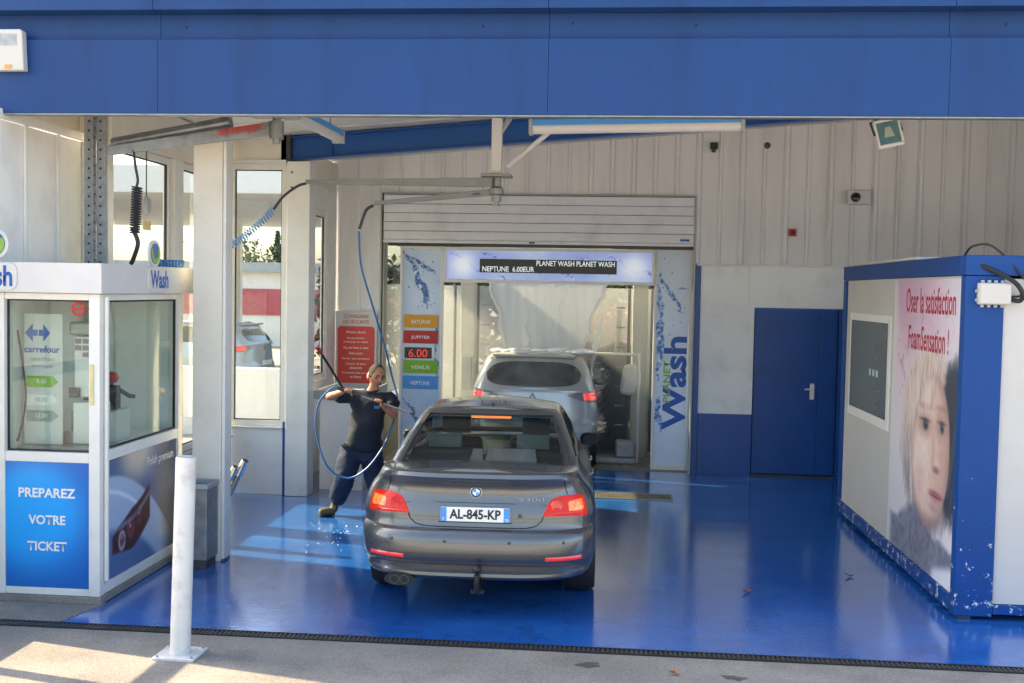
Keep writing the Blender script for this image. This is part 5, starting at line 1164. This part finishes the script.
q = MB(); q.prism([(-.05, 0), (.05, 0), (.0, .05)], frame((0, .75, 1.59), (0, -1, 0), (0, 0, 1)), -.012, .012); q.build('antenna_fin', 'black', hat, local=True)

# ------------------------------------------------------------------ wash tunnel equipment
t = thing('wash_gantry', 'beige metal wash gantry arch with two columns around the hatchback', 'gantry', (-1, 17, 0))
bx('column', 'cream', t, (-2.34, -2.12, 17.0, 17.5, 0, 3.3), bevel=.01); bx('column', 'cream', t, (.33, .56, 17.0, 17.5, 0, 3.3), bevel=.01)
bx('crossbeam', 'cream', t, (-2.34, .56, 17.0, 17.5, 3.303, 3.55), bevel=.01)
for x in (-2.42, -2.06, .27, .62): MB().tube([(x, 16.95, .1), (x, 16.95, 3.3)], .022, 8).build('pipe', 'dark_steel', t)
bx('control_box', 'grey_sill', t, (-2.30, -2.15, 16.9, 16.995, 1.0, 1.5), bevel=.01)
for x in (-2.0, .2):
    for z in np.arange(.5, 2.4, .3): MB().tube([(x, 16.95, z), (x + (.12 if x < 0 else -.12), 16.9, z)], .015, 6).build('nozzle', 'galv', t)
t = thing('barrier_rail', 'pale thin guard rail in front of the dark wash brush', 'railing', (0, 16.4, 0))
q = MB(); q.tube([(-.35, 16.4, 1.62), (.42, 16.4, 1.62)], .022, 8); q.tube([(.42, 16.4, 1.64), (.42, 16.4, 0)], .022, 8); q.build('rail', 'white_plain', t, smooth=True)
def brush(lb, x, y, r_, z0, z1, m='black'):
    t = thing('wash_brush', lb, 'brush', (x, y, 0))
    q = MB(); q.tube([(x, y, 0), (x, y, z1 + .5)], .05, 10); q.build('shaft', 'steel', t)
    q = MB(); rr = random.Random(int(x * 10))
    for k in range(2600):
        a, z = rr.random() * 6.283, z0 + rr.random() * (z1 - z0); l_ = r_ * (.7 + .35 * rr.random()) * (.75 + .25 * math.sin(z * 9)); dz = -.18 * rr.random() - .06
        p = Vector((x + .05 * math.cos(a), y + .05 * math.sin(a), z)); e = Vector((x + l_ * math.cos(a), y + l_ * math.sin(a), max(.02, z + dz))); s_ = Vector((-math.sin(a), math.cos(a), .3)) * .014
        q.face([q.v(p - s_ * .4), q.v(e - s_), q.v(e + s_), q.v(p + s_ * .4)])
    q.build('bristles', m, t, fix=False)
M['bristle'] = mat('bristle', (.02, .022, .026), .6, vary=.5, scale=4)
brush('short dark bristly wash brush standing beside the hatchback', .12, 17.9, .42, .05, 1.75, 'bristle')
q = MB(); prof = [(-.15, -.2), (.05, -.24), (.16, -.12), (.17, .12), (.06, .26), (-.10, .22)]
q.prism(prof, frame((.30, 16.7, 1.2), *FRONT), -.25, 0)
tag(q.build('dryer_hood', 'white_panel', bevel=.05, smooth=True), 'small white curved plastic dryer hood beside the slim guard rail', 'hood')
q = MB(); q.box(-.55, .40, 16.2, 16.55, .0, .10); q.box(.1, .38, 16.2, 16.5, .10, .34); tag(q.build('guide_kerb', 'galv', bevel=.03), 'low wet grey wheel guide kerb on the tunnel floor', 'kerb')

brush('tall dark wash brush deep in the tunnel beside its sunny side', -2.75, 20.2, .42, .05, 2.9, 'bristle')  # this and the next brush are added to darken the foam's surroundings
brush('tall dark wash brush deep in the tunnel behind the white dryer hood', .85, 20.2, .46, .05, 2.9, 'bristle')
M['foam_drip'] = mat('foam_drip', (.85, .86, .88), .5, vary=.05)
# foam curtain hanging from the arch onto the hatchback
fm = bpy.data.materials.new('foam'); fm.use_nodes = True
n = fm.node_tree.nodes; l = fm.node_tree.links; n.clear()
o = n.new('ShaderNodeOutputMaterial'); df = n.new('ShaderNodeBsdfDiffuse'); tr = n.new('ShaderNodeBsdfTranslucent'); tp = n.new('ShaderNodeBsdfTransparent')
df.inputs[0].default_value = (.90, .93, .97, 1); tr.inputs[0].default_value = (.90, .93, .98, 1)
m1 = n.new('ShaderNodeMixShader'); m1.inputs[0].default_value = .5; m2 = n.new('ShaderNodeMixShader')
tc = n.new('ShaderNodeTexCoord'); mp = n.new('ShaderNodeMapping'); mp.inputs['Scale'].default_value = (5, 1, .35); nz = n.new('ShaderNodeTexNoise'); nz.inputs['Scale'].default_value = 2.2; nz.inputs['Detail'].default_value = 8
mr = n.new('ShaderNodeMapRange'); mr.inputs[1].default_value = .35; mr.inputs[2].default_value = .62; mr.inputs[3].default_value = .93; mr.inputs[4].default_value = 1.0
l.new(tc.outputs['Object'], mp.inputs[0]); l.new(mp.outputs[0], nz.inputs['Vector']); l.new(nz.outputs[0], mr.inputs[0])
l.new(df.outputs[0], m1.inputs[1]); l.new(tr.outputs[0], m1.inputs[2]); l.new(mr.outputs[0], m2.inputs[0]); l.new(tp.outputs[0], m2.inputs[1]); l.new(m1.outputs[0], m2.inputs[2]); l.new(m2.outputs[0], o.inputs[0])
q = MB()
def foam(u, v):
    xa, xb = -2.25 + 0 * v, .42
    nar = ss(0, 1, np.array(1 - v)) * .98
    x0 = -2.30 + .66 * math.sin(1.45 * (1 - v) ** .8) + .02 * math.sin(v * 22); x1 = .40 - .80 * math.sin(1.45 * (1 - v) ** .8) - .02 * math.sin(v * 19 + 1)
    x = x0 + (x1 - x0) * u
    y = 16.75 + .03 * math.sin(x * 7.3) + .012 * math.sin(x * 17 + 2 * v) + .006 * math.sin(x * 41 + 5 * v) + .25 * (2 * u - 1) ** 2
    return Vector((x, y, 1.60 + 1.65 * v + .02 * math.sin(x * 13)))
q.grid(foam, 120, 40)
fc = q.build('foam_curtain', fm, smooth=True, fix=False); q = MB()
for e in (0, 1):
    P = [foam(e, 1 - k / 30) + Vector((random.uniform(-.02, .02), -.03, 0)) for k in range(31)]; q.tube(P, [.02 + .022 * random.random() for _ in P], 8)
for u_ in (.3, .47, .66): 
    P = [foam(u_ + .02 * math.sin(k), 1 - k / 30) + Vector((0, -.02, 0)) for k in range(31)]; q.tube(P, [.004 + .007 * random.random() for _ in P], 6)
q.build('foam_rope', 'foam_drip', fc, smooth=True)
tag(fc, 'white sheet of foam pouring from the arch onto the hatchback roof', 'foam')
q = MB(); rr = random.Random(4)
for k in range(26):
    x = -1.75 + 1.45 * rr.random(); y = 15.95 + .7 * rr.random(); r_ = .035 + .05 * rr.random()
    q.lathe([(r_ * math.sin(a) * 1.5, r_ * .5 * -math.cos(a)) for a in np.linspace(0, math.pi, 7)], Matrix.Translation((x, y, 1.65)), 10)
tag(q.build('foam_suds', 'foam_drip', smooth=True), 'clumps of white foam suds lying on the hatchback roof', 'foam', kind='stuff')
q = MB()
for k, (x, z0, z1) in enumerate(((-.26, .95, 1.75), (-.22, 1.25, 1.95), (-.16, 1.5, 2.15))):
    q.tube(spline([(x, 16.7, z1), (x - .03, 16.68, (z0 + z1) / 2), (x - .09, 16.65, z0)]), [.02] * 16 + [.006], 6)
tag(q.build('foam_streak', 'foam_drip', smooth=True), 'long white drips of foam trailing off the edge of the foam sheet', 'foam')

# spray mist beside the hatchback
vm = bpy.data.materials.new('mist'); vm.use_nodes = True; n = vm.node_tree.nodes; l = vm.node_tree.links; n.clear()
o = n.new('ShaderNodeOutputMaterial'); pv = n.new('ShaderNodeVolumePrincipled'); pv.inputs['Color'].default_value = (.95, .95, .95, 1); pv.inputs['Density'].default_value = .32; l.new(pv.outputs[0], o.inputs['Volume'])
q = MB(); q.box(-3.3, 1.48, 15.98, 20.0, .01, 2.6); tag(q.build('spray_mist', vm), 'thin white spray mist drifting in the wash tunnel', 'mist', kind='stuff')

# ------------------------------------------------------------------ the man with the lance
def skin_mesh(V, Ed, rad, sub=2):
    me = bpy.data.meshes.new('s'); me.from_pydata([Vector(v) for v in V], Ed, []); o = bpy.data.objects.new('s', me); col.objects.link(o)
    m = o.modifiers.new('sk', 'SKIN'); m.use_smooth_shade = True; m.branch_smoothing = .6
    for i, r_ in enumerate(rad):
        d = me.skin_vertices[0].data[i]; d.radius = r_ if isinstance(r_, tuple) else (r_, r_); d.use_root = (i == 0)
    s_ = o.modifiers.new('ss', 'SUBSURF'); s_.levels = sub; s_.render_levels = sub
    out = bpy.data.meshes.new_from_object(o.evaluated_get(bpy.context.evaluated_depsgraph_get()))
    bpy.data.objects.remove(o); bpy.data.meshes.remove(me); return out
def add_skin(q, V, Ed, rad, sub=2):
    me = skin_mesh(V, Ed, rad, sub); q.bm.from_mesh(me); bpy.data.meshes.remove(me)
def chain(n0, n): return [(n0 + i, n0 + i + 1) for i in range(n - 1)]
man = thing('person', 'man in dark navy shirt and trousers aiming a pressure washing lance', 'person', (-2.75, 11.9, 0))
pel, chest, nb = (-2.70, 11.96, .84), (-2.655, 11.96, 1.14), (-2.61, 11.95, 1.40)
HC = Vector((-2.565, 11.90, 1.575))
rs, re, rh = (-2.85, 11.93, 1.345), (-3.09, 11.80, 1.335), (-2.85, 11.66, 1.425)
ls, le, lh = (-2.42, 11.97, 1.335), (-2.335, 11.83, 1.13), (-2.46, 11.66, 1.30)
rk, ra, lk, la = (-2.88, 11.82, .46), (-3.02, 11.92, .10), (-2.57, 11.90, .46), (-2.53, 12.02, .10)
q = MB()
V = [pel, (-2.70, 11.96, 1.0), chest, (-2.63, 11.955, 1.30), nb, (-2.59, 11.93, 1.47), tuple(HC),
     rs, (-2.98, 11.86, 1.34), re, (-2.96, 11.73, 1.375), rh, ls, (-2.375, 11.89, 1.23), le, (-2.40, 11.74, 1.22), lh,
     (-2.82, 11.94, .78), (-2.85, 11.86, .62), rk, (-2.95, 11.87, .28), ra, (-3.08, 11.87, .05), (-2.63, 11.97, .78), (-2.59, 11.93, .62), lk, (-2.55, 11.97, .28), la, (-2.47, 11.94, .05)]
Ed = [(0, 1), (1, 2), (2, 3), (3, 4), (4, 5), (5, 6), (3, 7), (7, 8), (8, 9), (9, 10), (10, 11), (3, 12), (12, 13), (13, 14), (14, 15), (15, 16), (0, 17), (17, 18), (18, 19), (19, 20), (20, 21), (21, 22), (0, 23), (23, 24), (24, 25), (25, 26), (26, 27), (27, 28)]
rad = [.13, .125, .13, .12, .065, .052, .06, .06, .05, .043, .04, .03, .06, .05, .043, .04, .03, .08, .07, .055, .048, .036, .03, .08, .07, .055, .048, .036, .03]
add_skin(q, V, Ed, rad)
# head: one shaped surface with brow, nose, cheeks, jaw and chin
yawh, pit = R(38), R(14)
HM = Matrix.Translation(HC) @ Matrix.Rotation(yawh, 4, 'Z') @ Matrix.Rotation(pit, 4, 'X') @ Matrix.Rotation(R(6), 4, 'Y') @ Matrix.Diagonal((1.1, 1.1, 1.1, 1))   # face looks along -Y of this frame
def headp(u, v):
    th = u * 2 * math.pi; ph = v * math.pi; d = Vector((math.sin(th) * math.sin(ph), -math.cos(th) * math.sin(ph), math.cos(ph)))
    p = Vector((d.x * .077, d.y * .098, d.z * .118)); fr = max(0, -d.y)
    if p.z < -.02: k = (-.02 - p.z) / .10; p.x *= 1 - .42 * k; p.y = p.y * (1 - .22 * k) - .006 * k
    if d.y > .2: p.z += .004
    g = lambda cx, cz, sx, sz: math.exp(-((p.x - cx) / sx) ** 2 - ((p.z - cz) / sz) ** 2) * (1 if d.y < -.2 else 0)
    p.y -= .026 * g(0, -.028, .013, .02) + .012 * g(0, -.005, .010, .03) + .007 * g(0, .022, .05, .010) + .008 * g(0, -.095, .022, .015) + .005 * g(0, -.066, .024, .006)
    p.y += .011 * g(.031, .004, .015, .011) + .011 * g(-.031, .004, .015, .011) + .004 * g(0, -.058, .02, .004)
    return HM @ p
q.grid(headp, 40, 30)
for sg in (-1, 1):
    q.grid(lambda u, v: HM @ Vector((sg * (.073 + .016 * math.sin(v * math.pi)), .012 + .018 * math.cos(u * 2 * math.pi) * math.sin(v * math.pi), -.012 + .034 * math.cos(v * math.pi) + .008 * math.sin(u * 2 * math.pi))), 10, 8)
# hands: palm and five curled fingers round the lance
LA, LB = Vector((-2.93, 11.643, 1.448)), Vector((-2.12, 11.60, 1.205)); LD = (LB - LA).normalized()
def hand(q, wrist, t_on, up_):
    c = LA + (LB - LA) * t_on; wrist = Vector(wrist); back = (wrist - c); back = (back - LD * back.dot(LD)).normalized(); side = LD.cross(back).normalized() * up_
    palm0 = c + back * .036; V = [tuple(wrist), tuple(wrist * .35 + palm0 * .65), tuple(palm0 + LD * .02)]; add_skin(q, V, [(0, 1), (1, 2)], [(.028, .024), (.036, .024), (.038, .02)], 2)
    for k in range(4):
        f = .032 - k * .021; L_ = (.92, 1.0, .97, .8)[k]
        P = [palm0 + LD * f - side * .004, c + LD * f + side * .030 * L_ + back * .020, c + LD * f + side * .024 * L_ - back * .020, c + LD * f - side * .010 - back * .027]
        add_skin(q, [tuple(p) for p in P], chain(0, 4), [.0105, .0098, .009, .0078], 2)
    P = [palm0 + LD * .03 - side * .014, c + LD * .052 - side * .030 + back * .006, c + LD * .050 - side * .018 - back * .022, c + LD * .044 + side * .004 - back * .028]
    add_skin(q, [tuple(p) for p in P], chain(0, 4), [.013, .0115, .0105, .009], 2)
hand(q, rh, .148, 1); hand(q, lh, .556, 1)
body_o = q.build('body', 'skin', man, smooth=True, sharp=80)
# hair ring, glasses, eyes
q = MB()
def hairp(u, v):
    th = u * 2 * math.pi; back = (1 - math.cos(th)) / 2; side = abs(math.sin(th))
    pm = R(33) + (R(98) - R(33)) * float(ss(.10, .34, np.array(back))) ; ph = v * pm; d = Vector((math.sin(th) * math.sin(ph), -math.cos(th) * math.sin(ph), math.cos(ph)))
    k = 1.035 + .010 * math.sin(u * 75 + v * 9) * math.sin(v * 31) + .012 * v * back; return HM @ Vector((d.x * .077 * k, d.y * .098 * k, d.z * .118 * k + .002))
q.grid(hairp, 64, 16)
hr = q.build('hair', 'hair', man, smooth=True); so_ = hr.modifiers.new('th', 'SOLIDIFY'); so_.thickness = .004
q = MB()
for sg in (-1, 1):
    q.tube([HM @ Vector((sg * .031 + .023 * math.cos(a), -.100, .004 + .016 * math.sin(a))) for a in np.linspace(0, 2 * math.pi, 17)], .0022, 6); q.tube([HM @ Vector((sg * .054, -.099, .008)), HM @ Vector((sg * .079, -.03, .010)), HM @ Vector((sg * .081, .015, .004))], .0022, 6)
q.tube([HM @ Vector((-.009, -.104, .008)), HM @ Vector((.009, -.104, .008))], .0022, 6); q.build('glasses', 'black', man, smooth=True)
q = MB()
for sg in (-1, 1): q.lathe([(.010 * math.sin(a), -.010 * math.cos(a)) for a in np.linspace(0, math.pi, 7)], HM @ Matrix.Translation((sg * .031, -.078, .004)), 10)
q.build('eyes', 'dark_steel', man, smooth=True)
q = MB()
for sg in (-1, 1): q.tube([HM @ Vector((sg * x, -.0985 + .9 * (x - .03) ** 2 * 6, .030 - 4 * (x - .033) ** 2)) for x in np.linspace(.012, .052, 6)], .0035, 6)
q.build('eyebrows', 'hair', man, smooth=True)
q = MB(); q.tube([HM @ Vector((x, -.0945 + 6 * x * x, -.061 - .003 * math.cos(x * 60))) for x in np.linspace(-.022, .022, 9)], .0028, 6); q.build('mouth', mat('lips', '#8a4f44', .5), man, smooth=True)
# clothes
def rough(q, amt, s_):
    from mathutils import noise
    for v in q.bm.verts: v.co += Vector((noise.noise(v.co * s_), noise.noise(v.co * s_ + Vector((7, 0, 0))), 0)) * amt
q = MB()
V = [(-2.715, 11.955, .70), (-2.705, 11.955, .84), (-2.68, 11.96, 1.02), chest, (-2.635, 11.955, 1.29), (-2.612, 11.95, 1.385), rs, (-2.955, 11.875, 1.345), (-3.02, 11.84, 1.34), ls, (-2.39, 11.91, 1.255), (-2.37, 11.88, 1.21)]
add_skin(q, V, [(0, 1), (1, 2), (2, 3), (3, 4), (4, 5), (4, 6), (6, 7), (7, 8), (4, 9), (9, 10), (10, 11)], [(.25, .22), (.25, .21), (.25, .205), (.262, .20), (.20, .155), (.092, .085), .104, .095, .088, .104, .095, .088], 3)
rough(q, .03, 7); rough(q, .014, 19); q.build('polo_shirt', 'navy', man, smooth=True, sharp=80)
q = MB(); q.tube([HM.translation + Vector((-.06 + .07 * math.cos(a), .045 + .07 * math.sin(a), -.165 + .02 * math.sin(a))) for a in np.linspace(0, 2 * math.pi, 17)], .017, 8); q.build('collar', 'navy', man, smooth=True)
bx('chest_logo', 'hose_blue', man, (-2.56, -2.50, 11.792, 11.797, 1.22, 1.25), bevel=0)
q = MB()
V = [(-2.735, 11.96, .80), (-2.83, 11.94, .72), (-2.86, 11.87, .60), (rk[0], rk[1] - .01, rk[2]), (-2.95, 11.87, .28), (-3.01, 11.915, .12), (-2.64, 11.97, .72), (-2.60, 11.93, .60), lk, (-2.55, 11.97, .28), (-2.53, 12.015, .12)]
add_skin(q, V, [(0, 1), (1, 2), (2, 3), (3, 4), (4, 5), (0, 6), (6, 7), (7, 8), (8, 9), (9, 10)], [(.17, .15), .145, .138, .122, .114, .104, .145, .138, .122, .114, .104], 3)
rough(q, .018, 8); rough(q, .012, 22); q.build('trousers', 'navy_trousers', man, smooth=True, sharp=80)
bx('key_clip', 'grey_sill', man, (-2.80, -2.785, 11.80, 11.81, .63, .74), bevel=.004)
for a, to in ((ra, (-3.17, 11.80, .045)), (la, (-2.42, 11.90, .045))):
    q = MB(); a = Vector(a); to = Vector(to); m_ = (a + to) / 2; m_.z = .055
    add_skin(q, [tuple(a + Vector((0, 0, .06))), (a.x, a.y, .055), tuple(m_), tuple(to)], chain(0, 4), [(.055, .055), (.058, .052), (.052, .045), (.042, .035)], 2)
    bt = q.build('boot', 'boot', man, smooth=True, sharp=80)
    q = MB(); add_skin(q, [(a.x, a.y, .022), (m_.x, m_.y, .022), (to.x, to.y, .022)], chain(0, 3), [(.062, .02), (.058, .02), (.045, .02)], 2)
    for v in q.bm.verts: v.co.z = max(.004, min(.03, v.co.z))
    q.build('sole', 'rubber', bt, smooth=True, sharp=50)

t = thing('pressure_lance', 'thin metal pressure lance with dark grip held by the man', 'lance', LA)
q = MB(); q.tube([LA + (LB - LA) * .30, LB], .011, 10); q.build('barrel', 'steel', t, smooth=True)
q = MB(); q.tube([LA, LA + (LB - LA) * .32], .019, 12); q.tube([LA + (LB - LA) * .49, LA + (LB - LA) * .63], .0175, 12); q.build('grip', 'hose_dark', t, smooth=True)
q = MB(); q.tube([LB, LB + LD * .05], [.015, .012], 10); q.build('nozzle', 'dark_steel', t, smooth=True)
q = MB(); q.tube(spline([(-2.50, 11.36, 3.40), (-2.58, 11.36, 3.34), (-2.65, 11.37, 3.15)], 10), .016, 10); q.build('swivel_end', 'hose_dark', bpy.data.objects['jib_boom'], smooth=True)
q = MB(); q.tube(spline([(-2.655, 11.37, 3.13), (-2.646, 11.45, 2.777), (-2.556, 11.62, 2.354), (-2.49, 11.95, 1.912), (-2.45, 12.18, 1.567), (-2.37, 12.14, 1.26), (-2.375, 11.75, .973), (-2.448, 11.6, .774), (-2.599, 11.55, .582), (-2.794, 11.55, .489), (-3.015, 11.55, .612), (-3.153, 11.6, .97), (-3.14, 11.62, 1.261), (-3.036, 11.63, 1.41), tuple(LA - LD * .03), tuple(LA + LD * .01)], 10), .0108, 10)
tag(q.build('wash_hose', 'hose_blue', smooth=True), 'blue wash hose looping from the double arm boom round the man', 'hose')

# ------------------------------------------------------------------ outside the windows
def tree(name, lb, x, y, h, cr, m, n=1500, conifer=False, group=None, leaf=.16):
    t = thing(name, lb, 'tree', (x, y, 0), 0, group); rr = random.Random(int(x * 13 + y * 7))
    q = MB(); q.tube([(x, y, 0), (x + .05, y, h * .35), (x, y + .05, h * (.95 if conifer else .7))], [h * .03, h * .024, h * .006], 8)
    for k in range(6):
        a = k * 1.05 + rr.random(); z = h * (.35 + .08 * k); q.tube([(x, y, z), (x + cr * .6 * math.cos(a), y + cr * .6 * math.sin(a), z + (cr * .3 if not conifer else -cr * .1))], [h * .012, h * .004], 5)
    q.build('trunk', 'bark', t)
    q = MB(); cl = [(rr.uniform(-1, 1), rr.uniform(-1, 1), rr.uniform(.38, .98)) for _ in range(26)]
    for k in range(n):
        if conifer:
            v = rr.random() ** .7; a = rr.random() * 6.283; tier = .75 + .25 * math.sin(v * 40); r_ = cr * v * tier * (.5 + .5 * rr.random()); p = Vector((x + r_ * math.cos(a), y + r_ * math.sin(a), h * (1 - v * .88) - r_ * .25))
        else:
            c = cl[k % 26]; p = Vector((x, y, 0)) + Vector((c[0] * cr * .62, c[1] * cr * .62, c[2] * h)) + Vector((rr.gauss(0, .2), rr.gauss(0, .2), rr.gauss(0, .16))) * cr
            p.z = max(.15 * h if h < 3 else .3 * h, p.z)
        a, b = Vector((rr.gauss(0, 1), rr.gauss(0, 1), rr.gauss(0, 1))).normalized(), Vector((rr.gauss(0, 1), rr.gauss(0, 1), rr.gauss(0, 1)))
        b = a.cross(b).normalized(); s_ = leaf * (.6 + .8 * rr.random()); q.face([q.v(p - a * s_), q.v(p + b * s_ * .55), q.v(p + a * s_), q.v(p - b * s_ * .55)])
    q.build('crown', m, t, fix=False)
tree('conifer', 'dark pointed conifer seen through the tall front window', -18.6, 60, 5.6, 1.5, 'foliage_b', 1600, True)
tree('broad_tree', 'rounded dark tree beside the conifer through the window', -23.0, 66, 4.9, 3.0, 'foliage_b', 1800)
tree('yellow_tree', 'small yellow green tree standing beyond the tunnel exit', -.8, 36, 5.5, 1.8, 'foliage_a', 2200)
tree('green_tree', 'tall yellow green tree standing behind the far hedge', -5.8, 44, 6, 2.2, 'foliage_a', 2200)
tree('dark_tree', 'dark green tree filling the middle of the tunnel exit', -3.0, 48, 6, 2.6, 'foliage_b', 2200)
tree('red_shrub', 'red leaved shrub glimpsed beside the foam sheet under the yellow tree', -.5, 31.5, 1.9, 1.2, 'foliage_red', 1500, leaf=.1)
tree('maroon_shrub', 'red leaved shrub glimpsed beyond the tunnel windows', -4.6, 31.5, 1.9, 1.2, 'foliage_red', 1500, leaf=.1)
q = MB(); rr = random.Random(3)
for k in range(6500):
    p = Vector((rr.uniform(-9, 6), rr.gauss(33.5, .5), 3.3 * rr.random() ** .8 + .25 * math.sin(k * .7))); p.z = max(.05, p.z)
    a, b = Vector((rr.gauss(0, 1), rr.gauss(0, 1), rr.gauss(0, 1))).normalized(), Vector((rr.gauss(0, 1), rr.gauss(0, 1), rr.gauss(0, 1))); b = a.cross(b).normalized(); s_ = .17 * (.6 + .8 * rr.random())
    q.face([q.v(p - a * s_), q.v(p + b * s_ * .55), q.v(p + a * s_), q.v(p - b * s_ * .55)])
tag(q.build('hedge', 'foliage_b', fix=False), 'long dark green hedge closing the view beyond the tunnel exit', 'hedge')  # added to hide bright ground and darken the tunnel exit
t = thing('long_shed', 'long white low building with a red band across the lot', 'building', (-22, 46, 0))
bx('wall', 'white_panel', t, (-40, -8, 45, 55, 0, 1.3), (-40, -8, 45, 55, 2.4, 3.1), bevel=0); bx('red_band', mat('pink_red', '#b5565c', .6), t, (-40, -8, 44.95, 55, 1.303, 2.397), bevel=0); bx('roof', 'grey_sill', t, (-40.3, -7.7, 44.6, 55.4, 3.103, 3.5), bevel=0)
tag(bx('parapet', 'white_plain', None, (-10, -4.9, 18, 18.2, -.01, 1.15), bevel=.01), 'low bright white boundary wall outside the tall window', 'wall')
def copy_tree(o, parent=None):
    c = o.copy(); col.objects.link(c); c.parent = parent
    for ch in list(o.children): copy_tree(ch, c)
    return c
t = thing('fuel_canopy', 'large flat grey forecourt canopy on posts beyond the windows', 'canopy', (-18, 28, 0))
bx('deck', 'white_plain', t, (-34, -6.5, 23, 36, 4.5, 5.1), bevel=.02)
for x, y in ((-12, 34.5), (-20, 34.5), (-30, 34.5), (-13.5, 24.5), (-30, 24.5)): bx('post', 'white_alu', t, (x - .12, x + .12, y - .12, y + .12, 0, 4.498))
q = MB(); rr = random.Random(9)
for k in range(90):
    x = -2.75 + rr.gauss(0, .28); y = 11.2 + rr.gauss(0, .6); r_ = .003 + .008 * rr.random() ** 3
    if x > -2.05 or x < -3.4: continue
    q.lathe([(r_ * 1.2, .0), (r_ * .9, r_ * .5), (0, r_ * .7)], Matrix.Translation((x, y, .001)), 6)
tag(q.build('foam_flecks', 'foam_drip', smooth=True), 'white foam flecks splashed on the wet blue floor beside the man', 'foam', kind='stuff')
c2 = copy_tree(hat); c2.location = (-8.3, 26, 0); c2.rotation_euler = (0, 0, R(84)); c2['label'] = 'pale hatchback parked outside beyond the white boundary wall'; c2['category'] = 'car'
